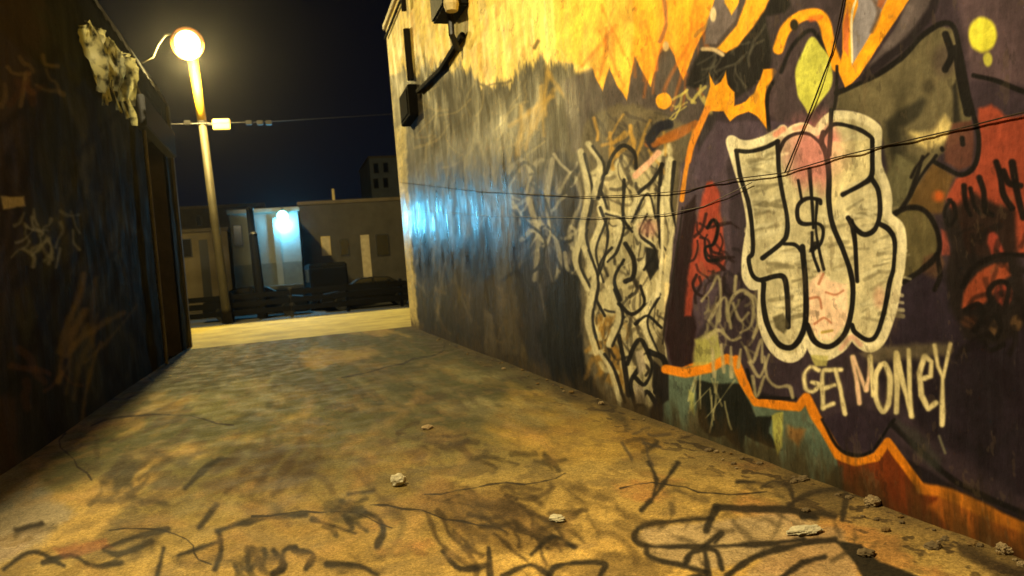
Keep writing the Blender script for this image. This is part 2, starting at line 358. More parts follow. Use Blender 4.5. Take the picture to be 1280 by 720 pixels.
K.poly([(385, 390), (400, 330), (408, 300), (402, 250), (425, 296), (445, 282), (462, 240), (470, 290), (492, 320), (492, 366), (530, 352), (562, 322), (584, 272), (592, 240), (630, 236), (642, 250), (618, 310), (606, 350), (604, 446), (570, 404), (540, 386), (500, 402), (475, 424), (455, 384), (408, 382)], (250, 166, 30), 1.4, 1, 1.6)
K.line([(400, 378), (372, 440), (346, 500), (332, 556)], 6.5, (232, 140, 36), 1.4)
K.poly([(608, 300), (640, 250), (720, 130), (760, 140), (716, 250), (716, 320), (740, 400), (640, 420), (610, 400)], (72, 58, 64), 3, .95, 3)
K.line([(610, 450), (606, 330), (640, 262), (690, 170), (770, 100)], 3.4, BLK, 1.2)
# ---- right top area
K.at(980, 0, 2.77)
K.poly([(-60, 60), (0, 40), (90, -40), (215, -60), (210, 60), (186, 300), (180, 420), (60, 420), (0, 420), (-40, 260)], (66, 54, 60), 3, .85, 3)
K.poly([(190, 320), (300, 270), (400, 205), (480, 125), (540, 92), (590, 100), (615, 190), (635, 300), (655, 400), (620, 480), (540, 540), (500, 590), (440, 690), (400, 760), (370, 640), (345, 500), (330, 430), (260, 390), (180, 380)], (98, 90, 68), 3, 1, 3)
K.poly([(345, 420), (480, 350), (470, 400), (400, 440), (420, 540), (380, 560)], (40, 38, 32), 6, .85, 6)
K.poly([(380, 540), (500, 540), (440, 680), (390, 700)], (70, 66, 50), 6, .8, 6)
K.spot(500, 300, 20, 24, (60, 54, 42), .6, .8); K.spot(560, 210, 40, 50, (74, 62, 58), .6, .8)
K.poly([(585, 300), (600, 280), (612, 420), (590, 430)], (30, 28, 26), 3, .85, 3)
K.poly([(440, 460), (520, 450), (560, 400), (580, 430), (570, 480), (500, 525), (465, 505)], (214, 194, 130), 5, .9, 4)
K.poly([(590, 430), (650, 420), (660, 500), (650, 570), (610, 590), (560, 560), (560, 510)], (92, 56, 48), 3, .9, 3)
K.poly([(665, 372), (720, 354), (765, 400), (840, 400), (990, 420), (1100, 900), (640, 880), (600, 760), (560, 690), (600, 620), (660, 600), (680, 500)], (156, 68, 48), 3.5, .95, 5)
K.poly([(520, 560), (600, 610), (570, 680), (560, 740), (440, 740), (430, 690)], (98, 74, 40), 4, .9, 4)
K.spot(540, 680, 22, 20, (190, 84, 30), .6, .8)
for P, wd in (([(186, 322), (300, 272), (400, 205), (470, 130), (540, 84), (588, 92), (612, 180), (636, 300), (656, 390)], 5.5), ([(600, 170), (618, 290), (640, 390)], 9),
              ([(656, 390), (676, 480), (664, 570), (622, 606), (570, 586), (522, 560)], 4.5), ([(530, 540), (470, 620), (430, 690), (400, 740)], 3.6), ([(560, 120), (582, 190), (560, 240)], 7),
              ([(660, 262), (740, 282), (840, 322), (980, 350)], 5.5), ([(620, 480), (622, 500)], 4), ([(550, 515), (552, 520)], 4)):
    K.line(P, wd, (20, 17, 18), 1.3, 1, 1.2)
K.poly([(430, -60), (590, -60), (530, 10), (440, 150), (380, 205), (300, 262), (280, 250), (380, 110), (440, -10)], (82, 72, 76), 2, 1, 2)
K.line([(530, -20), (500, 50), (430, 140), (360, 200), (280, 268)], 9, (34, 27, 34), 2.5, 1); K.line([(430, 30), (400, 110), (360, 160)], 8, (112, 100, 104), 3, .8)
K.poly([(214, -60), (215, 20), (206, 80), (204, 180), (190, 250), (214, 304), (240, 290), (268, 262), (330, 160), (446, -30), (460, -60)], ORG, 1.3, 1, 1.4)
K.poly([(222, 20), (226, 60), (226, 200), (206, 170), (208, 80)], (206, 110, 60), 1.5, .9)
K.poly([(258, -60), (382, -60), (346, 20), (294, 136), (236, 232), (234, 100), (256, 20)], (146, 140, 150), 1.3, 1, 1.2)
K.line([(254, -10), (236, 60), (238, 215)], 2.6, (240, 226, 190), .9); K.line([(300, -20), (330, 40), (306, 110)], 4, (96, 78, 70), 2, .8); K.poly([(330, -20), (356, -10), (340, 30), (326, 20)], (160, 90, 50), 2, .9)
K.line([(-20, 170), (6, 104), (50, 62), (110, 48), (140, 76), (160, 160), (186, 230)], 11.5, ORG, 1.6, 1, 1.4)
K.spot(36, 86, 14, 20, (40, 36, 26), .3); K.line([(96, 66), (126, 60)], 6, (240, 110, 40), 2, .7)
K.line([(-10, 250), (30, 160), (90, 106), (122, 132), (150, 200)], 4, BLK, 1.6, .9)
K.poly([(100, 128), (130, 160), (160, 200), (172, 250), (165, 300), (130, 346), (90, 396), (74, 370), (48, 326), (38, 250), (66, 176)], (196, 196, 84), 1.8, 1, 1.8, True)
K.line([(186, 230), (184, 330), (172, 400), (176, 430)], 3.4, (24, 20, 20), 1.2, .95)
K.spot(690, 120, 46, 62, (224, 220, 70), .16, 1, .15); K.spot(707, 207, 15, 26, (200, 196, 84), .3)
# olive lobes, black and red tags at right
K.at(1100, 200, 2.767)
K.poly([(40, 190), (90, 160), (140, 160), (190, 200), (212, 290), (196, 340), (150, 390), (70, 430), (60, 300)], (92, 84, 56), 3, .95, 4)
K.poly([(60, -20), (140, 30), (100, 150), (40, 190), (20, 60)], (98, 94, 70), 3, .9, 4)
K.poly([(160, 340), (210, 320), (230, 360), (190, 420), (150, 400)], (84, 60, 46), 3, .8, 4)
K.poly([(60, 430), (150, 390), (250, 440), (290, 560), (260, 640), (30, 640)], (44, 35, 50), 5, .9, 5)
K.poly([(215, 240), (240, 250), (250, 330), (215, 330)], (150, 70, 60), 3, .9)
K.poly([(230, 170), (330, 120), (470, 180), (520, 560), (420, 640), (290, 620), (240, 500), (230, 380), (250, 300), (220, 220)], (30, 24, 24), 5, .9, 8)
K.poly([(380, 240), (410, 260), (440, 330), (400, 340), (376, 290)], (150, 60, 48), 3, .95, 4)
K.poly([(288, 512), (298, 450), (340, 392), (400, 362), (450, 352), (456, 400), (400, 440), (380, 480), (320, 515)], (156, 72, 46), 3, .95, 4)
K.spot(432, 465, 28, 34, (120, 50, 40)); K.spot(398, 585, 18, 26, (78, 58, 40)); K.spot(476, 565, 20, 26, (78, 58, 40)); K.spot(310, 560, 26, 20, (70, 44, 34), .5)
for P, wd in (([(110, 60), (130, 20), (170, -20)], 3), ([(150, -10), (110, 110), (80, 165)], 4.5), ([(40, 196), (90, 168), (146, 170), (186, 210), (208, 280), (200, 330), (150, 380), (90, 420), (60, 440)], 5),
              ([(250, 140), (228, 180), (244, 226), (268, 200), (262, 156), (244, 140)], 5), ([(296, 90), (302, 150), (316, 192)], 5), ([(316, 100), (330, 160), (350, 186)], 4), ([(346, 62), (362, 110), (368, 176), (392, 190)], 5.5),
              ([(404, 8), (420, 60), (430, 120), (462, 168)], 6), ([(430, 40), (450, 80), (490, 90)], 6), ([(200, 330), (210, 400), (190, 450)], 5), ([(300, 520), (340, 500), (360, 540), (330, 590)], 5),
              ([(390, 500), (380, 450), (420, 420), (450, 440), (440, 500)], 4.5), ([(370, 560), (400, 540), (420, 580), (400, 620), (376, 600)], 5), ([(350, 620), (380, 660), (430, 640)], 5), ([(460, 10), (480, 120), (500, 200)], 7), ([(290, 440), (330, 370), (420, 330), (500, 330)], 5)):
    K.line(P, wd, (18, 14, 15), 1.5, .95, 1.5)
K.scrib(260, 220, 520, 620, 26, 90, 5, (22, 17, 18), .7, 61, None, 2)
K.at(0, 0, 1)
K.poly([(1040, 330), (1128, 330), (1122, 420), (1060, 430)], PURP, 5, .9)
K.line([(1108, 600), (1060, 560), (1085, 520), (1200, 620)], 0.1, PURP)
# ---- lower right: teal, black drips, brown and the orange zigzag
K.at(820, 400, 2.4)
K.poly([(30, 150), (300, 210), (430, 250), (560, 400), (760, 420), (1000, 560), (1250, 620), (1500, 900), (700, 900), (300, 520), (-40, 330)], (30, 24, 32), 3, 1, 2)
K.poly([(30, 150), (240, 130), (300, 246), (460, 256), (545, 396), (552, 450), (560, 520), (380, 450), (120, 380), (20, 300)], (92, 108, 94), 2, 1, 3)
K.poly([(400, 320), (450, 330), (430, 380), (400, 350)], (170, 110, 50), 4, .7, 5)
K.poly([(116, 180), (180, 190), (250, 196), (300, 290), (350, 290), (340, 340), (376, 392), (330, 380), (270, 350), (270, 400), (230, 380), (210, 350), (160, 350), (130, 320), (120, 250)], (22, 24, 22), 2, .97, 5)
K.scrib(120, 130, 250, 250, 14, 90, 2, (200, 192, 140), .6, 71, 88, 1, .1)
K.poly([(348, 288), (380, 280), (378, 380), (366, 410), (350, 340)], (188, 186, 92), 2, .9, 3)
K.poly([(100, 210), (116, 220), (118, 290), (104, 270)], (180, 180, 100), 2, .7, 2)
K.poly([(-6, 120), (40, 160), (40, 240), (10, 260), (-12, 200)], (26, 22, 24), 2, .95, 2)
K.poly([(545, 412), (600, 432), (662, 420), (702, 380), (800, 510), (1000, 590), (1300, 700), (1400, 900), (700, 760), (560, 530)], (116, 52, 22), 2, 1, 2)
K.poly([(540, 440), (560, 440), (570, 520), (500, 490), (520, 480)], (50, 56, 50), 3, .8, 3)
K.poly([(860, 520), (1000, 580), (1120, 640), (1300, 700), (1300, 760), (1050, 690), (900, 640), (820, 560)], (188, 104, 34), 4, .85, 6)
K.poly([(116, 60), (176, 30), (200, 110), (150, 146), (112, 140)], (172, 170, 92), 3, .85, 4)
K.line([(30, 148), (90, 160), (160, 146), (212, 116), (240, 130), (262, 186), (300, 246), (360, 254), (430, 262), (452, 232), (480, 290), (512, 340), (548, 406), (600, 426), (664, 412), (698, 366), (740, 424), (796, 506)], 9, (232, 136, 26), 1.5, 1, 1.2, False)
K.line([(796, 506), (880, 524), (980, 572), (1110, 626), (1300, 690)], 12, (206, 122, 34), 2.6, 1, 2)
K.line([(274, 150), (300, 226), (330, 234), (420, 236)], 3, BLK, 1, .9); K.line([(500, 300), (556, 392), (640, 400), (716, 300)], 3.4, BLK, 1.4, .95)
K.line([(696, 300), (780, 380), (880, 470), (960, 520), (1104, 580)], 6, (20, 18, 20), 2, .9)
K.poly([(720, 300), (780, 330), (860, 420), (860, 470), (780, 400)], (60, 62, 58), 5, .55, 6); K.line([(850, 350), (870, 400)], 3, (150, 150, 120), 1.5, .6)
K.poly([(500, 300), (600, 260), (715, 290), (650, 392), (560, 388)], (44, 34, 48), 2, .9, 3)
K.line([(900, 350), (1000, 400), (1104, 300)], 9, (26, 22, 30), 5, .5); K.line([(960, 80), (1050, 180), (1104, 300)], 14, (28, 20, 30), 4, .7)
# pale scribbled tag left of the letters
K.at(880, 300, 3.2714)
for P in ([(-10, 250), (30, 200), (60, 150), (70, 230), (60, 330)], [(20, 330), (60, 260), (90, 240), (100, 330)], [(110, 360), (100, 280), (130, 220), (170, 210), (200, 260), (190, 350), (150, 380)], [(120, 260), (150, 330), (180, 300)],
          [(10, 400), (60, 370), (110, 410), (150, 400)], [(170, 220), (210, 240), (226, 330), (200, 400)], [(130, 150), (126, 210)], [(170, 440), (200, 500), (236, 410), (240, 500)], [(250, 480), (262, 560), (300, 600), (350, 600), (366, 645)],
          [(186, 500), (230, 560), (270, 470)], [(200, 560), (216, 640), (250, 560)], [(30, 450), (40, 560)], [(70, 430), (80, 540)], [(110, 440), (112, 560)], [(150, 450), (140, 520)]):
    K.line(P, 3.2, (178, 168, 130), 1.6, .8, 1.4)
K.scrib(0, 200, 230, 420, 30, 70, 2.4, (150, 142, 108), .55, 72, 80, 1.4)
# ---- the big bubble letters
z1 = lambda L: [(880 + x / 3.2714, 120 + y / 3.2727) for x, y in L]
z2 = lambda L: [(880 + x / 3.2714, 300 + y / 3.2727) for x, y in L]
K.at(0, 0, 1)
out = z1([(112, 178), (140, 194), (180, 198), (240, 182), (300, 152), (322, 136), (336, 154), (372, 134), (412, 126), (458, 148), (486, 112), (520, 84), (560, 76), (620, 84), (676, 106), (712, 134), (716, 166), (712, 230), (716, 290), (744, 360), (756, 420), (756, 488), (800, 530), (814, 590), (812, 660), (806, 720)]) + \
      z2([(800, 150), (786, 230), (762, 330), (728, 412), (684, 444), (640, 430), (604, 398), (560, 446), (500, 478), (450, 464), (420, 412), (392, 468), (350, 486), (300, 458), (258, 398), (236, 310), (234, 196), (196, 188), (172, 150), (170, 90)]) + \
      z1([(176, 620), (190, 520), (168, 400), (140, 310), (118, 236), (104, 190)])
K.poly(out, (204, 194, 156), 1, 1, .6)
K.spot(1020, 190, 32, 40, (206, 120, 122), .5, .75, .5)
K.spot(985, 192, 14, 22, (160, 140, 124), .5, .6, .5)
for (x0, y0, x1, y1, n, s_) in ((925, 190, 965, 300, 26, 1), (1042, 170, 1085, 230, 12, 2), (1060, 240, 1098, 290, 14, 3), (1076, 300, 1112, 400, 26, 4), (950, 310, 1000, 340, 12, 5), (960, 350, 1000, 415, 14, 6), (1010, 270, 1055, 350, 14, 7)):
    K.scrib(x0, y0, x1, y1, max(6, n // 2), 26, 3.8, (134, 126, 98), .75, 80 + s_, -12, 1.3, .15)
    K.scrib(x0, y0, x1, y1, n, 22, 3.2, (222, 214, 178), .7, 90 + s_, -10, 1.3, .15)
K.poly(z1([(520, 190), (680, 180), (684, 320), (570, 380), (525, 460)]), (228, 214, 164), 2, .8, 2)
K.poly(z2([(430, 180), (480, 130), (520, 170), (590, 180), (590, 330), (530, 410), (470, 410), (430, 350)]), (240, 206, 178), 2.5, .95, 3)
for P in ([(432, 240), (470, 238), (480, 280)], [(500, 215), (540, 225), (572, 208)], [(450, 345), (490, 320), (520, 340)], [(470, 180), (490, 140)]): K.line(z2(P), 2.4, (176, 110, 80), 1.2, .8)
K.line(z2([(480, 380), (524, 372)]), 3, (160, 140, 60), 1.2, .8)
K.spot(1100, 372, 8, 14, (200, 140, 120), .5, .5)
K.line(out, 8.6, CREAM, 1.2, 1, .5, True, True)
K.line(z1([(290, 158), (322, 136)]), 6, (226, 130, 110), 2, .7); K.line(z1([(372, 134), (412, 126)]), 5, (226, 130, 110), 2, .6)
K.line(z2([(560, 446), (604, 398), (640, 430)]), 5, (226, 170, 150), 2, .7)
def shr(L, k=.955):
    c = np.array([1022., 300.]); return [tuple(c + (np.array(p) - c) * k) for p in L]
for P, wd in (
    (z1([(130, 226), (146, 330), (180, 440), (198, 560), (200, 640)]) + z2([(182, 80), (196, 140), (222, 164), (262, 158)]), 3.4),
    (z1([(130, 224), (180, 228), (240, 214), (300, 186)]), 3.4),
    (z1([(298, 188), (306, 320), (334, 470), (340, 550), (320, 600), (240, 664)]), 3.8),
    (z1([(400, 640), (372, 610), (330, 606)]), 2.8),
    (z2([(240, 166), (290, 150), (328, 152), (340, 200), (346, 280), (346, 356)]), 4.2),
    (z2([(246, 180), (244, 260), (264, 350), (310, 426), (360, 440), (400, 390), (418, 300), (414, 150), (402, 30)]) , 4.6),
    (z1([(302, 230), (330, 180), (376, 156), (430, 156), (480, 196)]), 3),
    (z1([(488, 150), (480, 190), (500, 240), (512, 330), (512, 430), (530, 530), (572, 630), (600, 715)]) + z2([(610, 200), (602, 300), (572, 390), (512, 438), (452, 418), (422, 350)]), 4.6),
    (z1([(524, 60), (518, 150), (512, 240)]), 4),
    (z1([(490, 160), (536, 116), (620, 132), (684, 168), (692, 190)]), 3.6),
    (z1([(690, 180), (690, 260), (684, 330), (640, 366), (572, 404)]), 4.2),
    (z1([(684, 336), (716, 390), (722, 480), (700, 545), (660, 568), (624, 546), (594, 500)]), 4),
    (z1([(720, 524), (760, 548), (784, 600), (778, 700)]) + z2([(760, 180), (738, 300), (706, 390), (670, 410), (620, 380), (606, 350)]), 4),
    (z1([(606, 510), (622, 600), (626, 720)]) + z2([(628, 170)]), 3.6),
    # the dollar sign
    (z1([(476, 440), (470, 426), (420, 420), (384, 450), (382, 500), (404, 524), (466, 524), (488, 550), (478, 604), (440, 630)]), 3.2),
    (z1([(432, 300), (440, 420), (446, 540)]), 3), (z1([(386, 346), (400, 430)]), 2), (z1([(462, 430), (456, 540), (472, 630), (492, 710)]), 2.6), (z1([(440, 560), (444, 640), (470, 715)]), 2.6)):
    K.line(P, wd * 1.2, BLK, 1, .97, .9)
K.poly(z1([(440, 600), (476, 590), (450, 640), (430, 640)]), BLK, 1.5, .9)
K.poly(z2([(284, 318), (326, 300), (350, 350), (330, 384), (296, 360)]), (70, 64, 48), 2, .8)
K.spot(1020, 185, 34, 34, (222, 140, 138), .5, .3, .45)
# drip from the letter and words below
K.poly(z2([(430, 470), (510, 474), (500, 520), (450, 520)]), (196, 190, 110), 2, .8, 2)
K.at(820, 400, 2.4)
for i, P in enumerate(([(486, 152), (462, 142), (446, 164), (450, 206), (470, 216), (488, 196), (466, 188)], [(520, 152), (500, 154), (498, 200), (502, 266)], [(498, 208), (536, 196)], [(502, 264), (532, 252)],
          [(508, 152), (556, 150)], [(538, 150), (554, 212), (567, 282)],
          [(590, 112), (602, 180), (611, 250)], [(594, 112), (618, 180), (632, 210)], [(632, 210), (640, 170), (642, 112)], [(642, 112), (650, 180), (654, 226)],
          [(676, 136), (660, 170), (664, 240), (684, 276), (700, 250), (704, 180), (690, 134), (676, 136)],
          [(722, 100), (724, 190), (722, 278)], [(724, 104), (742, 190), (770, 290)], [(768, 290), (762, 190), (760, 92)],
          [(798, 178), (826, 170), (828, 126), (808, 110), (794, 160), (798, 226), (818, 268), (840, 250)],
          [(836, 78), (846, 140), (860, 172)], [(884, 74), (872, 130), (860, 180), (858, 316)])):
    K.line(P, 5.2, (150, 140, 96), 2.4, .6, 1.5, False)
    K.line(P, 4.3, (234, 220, 170) if i not in (6, 7, 8) else (246, 206, 176), 1.5, .92, 1.8, i in (0, 10, 13, 1))
K.poly([(596, 100), (660, 80), (892, 66), (890, 100), (850, 110), (700, 120), (640, 130)], (160, 148, 106), 5, .45, 6)
K.at(0, 0, 1)
K.poly([(478, 20), (499, 20), (511, 240), (522, 404), (526, 420), (510, 420), (500, 300)], (236, 214, 140), 2, .85, 2.5)  # lamplit corner edge painted on as a pale yellow strip
K.poly([(487, 95), (506, 90), (510, 150), (494, 160)], (96, 88, 66), 3, .8, 4)
# dirt along the foot of the wall
dirt = (1 - sstep(.0, .28, ZZ + (crk - .5) * .5)).astype(np.float32)
blend(dirt * .75, (58, 44, 24))
# overall wear: chips and grime
wear = noise2(GH, GW, 70, 120, 77, 3)
K.C *= (1 - .16 * sstep(.55, .75, blot))[..., None]
K.C *= (1 + .16 * (wear - .5) * 2)[..., None]
fl = sstep(.66, .74, noise2(GH, GW, 60, 110, 78, 4, .65)) * .25            # flaked spots show the render underneath
blend(fl * sstep(850, 870, X), (104, 88, 66))
fl = sstep(.70, .78, noise2(GH, GW, 90, 170, 79, 4, .6)) * .22; blend(fl, (30, 26, 24))
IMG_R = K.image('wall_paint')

# ------------------------------------------------------------------ alley floor pigment
LX, LY1, LH = -2.54, 19.9, 6.25
GH2, GW2 = 1300, 1300
xx = np.linspace(LX, RX, GW2); y2 = Y0 * (RY1 / Y0) ** np.linspace(0, 1, GH2)
XX, YY2 = np.meshgrid(xx, y2)
G = Canvas(np.stack([XX, YY2, np.zeros_like(XX)], -1), GH2, GW2, 51)
n_a = noise2(GH2, GW2, 7, 5, 52, 5); n_b = noise2(GH2, GW2, 26, 14, 53, 5, .6); n_c = noise2(GH2, GW2, 90, 70, 54, 3)
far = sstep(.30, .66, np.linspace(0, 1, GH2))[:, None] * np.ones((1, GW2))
near_c = np.array([186, 152, 80]); far_c = np.array([72, 70, 42])  # floor darkens with distance: the lamp's falloff is put into these colours
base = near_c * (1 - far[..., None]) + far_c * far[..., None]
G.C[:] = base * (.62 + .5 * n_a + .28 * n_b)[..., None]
def gb(a, col): G.C[:] = G.C * (1 - np.clip(a, 0, 1)[..., None]) + np.array(col, np.float32) * (.8 + .4 * n_b[..., None]) * np.clip(a, 0, 1)[..., None]
gb(sstep(.52, .66, n_b) * (.25 + .5 * far), (62, 52, 36))
gb(sstep(.56, .68, n_a) * .5, (188, 150, 76))
gb(sstep(.6, .7, noise2(GH2, GW2, 18, 9, 57, 5)) * .55, (120, 98, 60))
gb(sstep(.6, .72, noise2(GH2, GW2, 12, 10, 58, 5)) * (1 - far) * .4, (160, 92, 50))
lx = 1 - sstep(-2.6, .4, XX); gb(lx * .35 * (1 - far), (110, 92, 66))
G.poly([(-60, 600), (20, 580), (90, 640), (40, 690), (-60, 720)], (120, 118, 116), 8, .5, 10)
G.poly([(640, 480), (760, 500), (860, 540), (800, 570), (690, 580), (600, 540)], (176, 138, 56), 12, .5, 10)
G.poly([(240, 490), (340, 470), (345, 500), (280, 530), (240, 515)], (128, 122, 70), 6, .5, 8)
G.scrib(250, 440, 700, 520, 30, 90, 7, (60, 54, 34), .4, 101, 3, 4, .3, 5)
G.scrib(250, 440, 700, 520, 20, 80, 7, (132, 122, 84), .4, 102, 3, 4, .3, 5)
DK = (28, 24, 18)
G.kw, G.ks = 1.3, 1.15
gb(sstep(.55, .68, noise2(GH2, GW2, 40, 34, 59, 5, .6)) * .45, (104, 84, 46))
G.at(760, 540, 2.4615)
G.poly([(110, 290), (320, 270), (560, 246), (640, 280), (600, 330), (470, 380), (350, 420), (240, 420), (130, 386), (90, 330)], (168, 146, 112), 5, .7, 6)
G.poly([(600, 300), (720, 300), (760, 380), (780, 470), (400, 470), (480, 380)], (160, 134, 96), 5, .7, 6)
G.poly([(470, 150), (560, 150), (740, 190), (730, 260), (600, 270), (540, 230)], (112, 94, 54), 5, .8, 6)
for P, wd in (([(332, 234), (440, 236), (560, 240), (640, 262)], 6), ([(335, 240), (318, 268), (304, 300)], 8), ([(320, 266), (200, 276), (112, 290), (82, 320), (110, 348), (240, 352), (450, 346), (600, 332)], 4.5),
              ([(120, 352), (132, 384), (232, 412), (300, 430)], 5), ([(240, 404), (262, 370), (330, 364), (352, 420)], 5.5), ([(366, 440), (460, 380), (600, 344), (700, 330)], 6), ([(300, 350), (350, 310), (330, 340)], 6),
              ([(540, 444), (600, 402), (668, 384)], 5), ([(400, 156), (450, 156)], 3.5), ([(474, 172), (512, 152), (560, 172), (572, 226)], 4), ([(560, 224), (620, 192), (690, 180), (736, 186), (722, 270)], 5.5),
              ([(600, 262), (650, 250), (700, 262)], 6), ([(126, 92), (150, 150), (140, 200)], 4), ([(216, 96), (180, 150), (148, 196), (104, 244)], 4.5), ([(60, 30), (100, 20), (150, 30), (110, 60)], 4), ([(300, 370), (310, 440)], 6), ([(200, 470), (280, 440), (330, 480)], 5)):
    G.line(P, wd, DK, 2.2, .85, 2.5)
G.poly([(700, 334), (780, 346), (836, 400), (960, 448), (1000, 520), (820, 520), (760, 400)], (30, 27, 20), 2.5, .92, 3)
G.poly([(1080, 350), (1180, 390), (1290, 420), (1300, 480), (1180, 430), (1090, 380)], (40, 30, 20), 5, .8, 8)
G.at(380, 400, 2.25)
G.poly([(300, 470), (420, 450), (560, 480), (690, 560), (740, 640), (600, 660), (470, 640), (380, 560)], (92, 70, 36), 8, .6, 12)
G.scrib(320, 460, 700, 640, 30, 110, 4.5, (52, 40, 22), .75, 103, 20, 2.2, .6, 3)
G.scrib(470, 372, 680, 400, 9, 60, 4, (56, 46, 24), .75, 104, 5, 2, .5, 3)
G.scrib(180, 310, 420, 360, 8, 60, 4, (52, 40, 24), .6, 105, 5, 2, .5, 3)
G.scrib(680, 160, 860, 240, 10, 80, 6, (46, 40, 26), .6, 107, 10, 3, .5, 3)
G.poly([(880, 310), (1000, 320), (960, 372), (900, 350)], (120, 92, 40), 4, .7, 5); G.scrib(880, 315, 990, 350, 6, 60, 3, (56, 48, 40), .8, 106, 5, 1.5)
for P in ([(690, 716), (720, 690), (840, 684), (834, 720)], [(640, 660), (700, 610), (760, 640)], [(520, 640), (524, 720)], [(390, 650), (440, 700), (520, 690)], [(560, 720), (640, 690), (700, 730)]): G.line(P, 5, DK, 2, .8, 2.5)
G.at(0, 400, 2.25)
G.poly([(600, 580), (1060, 520), (1090, 640), (1000, 720), (700, 740), (560, 700)], (134, 108, 58), 6, .4, 8)
G.poly([(905, 525), (950, 508), (1015, 520), (1005, 570), (960, 582), (920, 568)], (62, 56, 40), 6, .6, 10, True)
G.scrib(900, 505, 1010, 580, 9, 50, 5, (40, 36, 26), .7, 151, 10, 2, .8)
G.scrib(640, 615, 745, 700, 12, 50, 5, (44, 38, 26), .7, 152, 30, 2, 1.0)
for P, wd in (([(46, 592), (116, 572)], 6), ([(290, 640), (380, 606), (472, 584)], 5), ([(292, 646), (340, 656), (424, 622)], 5), ([(610, 592), (720, 560), (860, 545)], 5), ([(616, 596), (622, 650), (604, 700)], 5),
              ([(1030, 540), (1066, 560), (1078, 596), (1060, 634)], 6), ([(770, 650), (800, 690), (770, 716)], 6), ([(830, 650), (880, 660), (860, 700)], 6), ([(790, 700), (800, 650), (830, 640)], 5), ([(920, 686), (1010, 690), (1060, 716)], 6),
              ([(520, 470), (600, 400), (664, 390)], 5), ([(560, 580), (610, 520)], 5), ([(460, 640), (440, 720)], 6), ([(500, 660), (620, 620)], 4), ([(980, 490), (1050, 480)], 4), ([(880, 560), (1000, 600)], 4), ([(120, 680), (200, 660), (260, 690), (340, 680)], 5), ([(10, 700), (90, 650), (180, 690)], 4)):
    G.line(P, wd, DK, 2.4, .8, 3)
G.scrib(240, 400, 400, 520, 10, 70, 6, (56, 48, 32), .7, 110, -40, 3); G.scrib(560, 400, 860, 500, 26, 90, 6, (64, 50, 30), .6, 111, -30, 3)
G.poly([(320, 440), (380, 400), (370, 470), (320, 480)], (48, 44, 32), 4, .8, 5)
G.poly([(150, 640), (300, 610), (320, 640), (180, 670)], (140, 70, 46), 4, .4, 6)
G.at(0, 0, 1)
G.scrib(0, 560, 480, 715, 30, 60, 5, (60, 50, 32), .45, 141, -15, 4, .6, 5)
G.scrib(0, 520, 700, 715, 34, 70, 9, (150, 116, 66), .4, 142, -10, 5, .6, 6)
G.scrib(430, 580, 780, 715, 22, 60, 6, (64, 50, 28), .5, 143, 10, 4, .6, 5)
G.scrib(800, 600, 1060, 712, 16, 50, 4, (56, 46, 30), .6, 144, 0, 3, .8, 4)
for sd in range(9):                                        # hairline cracks in the slab
    gg = random.Random(200 + sd); x_ = gg.uniform(50, 1000); y_ = gg.uniform(450, 700); P = [(x_, y_)]; t_ = gg.uniform(-.5, .5)
    for q in range(9): t_ += gg.uniform(-.7, .7); x_ += 22 * math.cos(t_); y_ += 9 * math.sin(t_); P.append((x_, y_))
    G.line(P, 1.3, (34, 28, 20), .7, .8, 1.2, False)
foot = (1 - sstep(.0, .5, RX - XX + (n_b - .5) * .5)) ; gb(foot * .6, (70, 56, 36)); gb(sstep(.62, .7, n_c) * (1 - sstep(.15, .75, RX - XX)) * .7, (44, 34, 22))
G.C *= (.9 + .2 * n_c)[..., None]
IMG_G = G.image('floor_paint')

# ------------------------------------------------------------------ left wall pigment
GH3, GW3 = 700, 900
y3 = 1.2 * (LY1 / 1.2) ** np.linspace(0, 1, GW3); z3 = np.linspace(0, LH, GH3)
A3, B3 = np.meshgrid(y3, z3)
L = Canvas(np.stack([np.full_like(A3, LX), A3, B3], -1), GH3, GW3, 71)
s3 = noise2(GH3, GW3, 4, 60, 72, 4, .7); q3 = noise2(GH3, GW3, 8, 12, 73, 5)
L.C[:] = np.array([50, 51, 48]) * (.35 + .75 * s3 + .45 * (q3 - .3))[..., None]
L.poly([(-100, -100), (60, -40), (30, 300), (0, 480), (-100, 600)], (64, 52, 50), 20, .6, 20)
L.scrib(60, 100, 180, 400, 40, 120, 7, (104, 100, 84), .2, 121, 80, 4, .3, 4)
L.scrib(10, 60, 180, 480, 50, 120, 7, (30, 26, 24), .6, 122, 95, 4, .4, 4)
L.scrib(26, 262, 92, 312, 22, 26, 3, (140, 144, 150), .7, 123, 80, 2, .8, 2)
L.scrib(0, 60, 60, 110, 8, 30, 5, (130, 112, 84), .5, 124, 60, 2, .8, 2)
L.scrib(5, 80, 40, 120, 4, 30, 6, (80, 54, 40), .5, 125, 60, 2, .8, 2)
L.poly([(2, 246), (30, 246), (32, 258), (4, 262)], (170, 160, 140), 2, .8, 2)
L.scrib(10, 420, 80, 480, 5, 40, 6, (90, 62, 44), .5, 127, 60, 2, .8, 2)
L.poly([(-60, 470), (20, 500), (26, 600), (-60, 640)], (72, 54, 46), 8, .5, 8)
L.scrib(70, 400, 120, 540, 10, 90, 5, (120, 100, 60), .6, 128, -70, 3, .3, 2)
IMG_L = L.image('left_wall_paint')
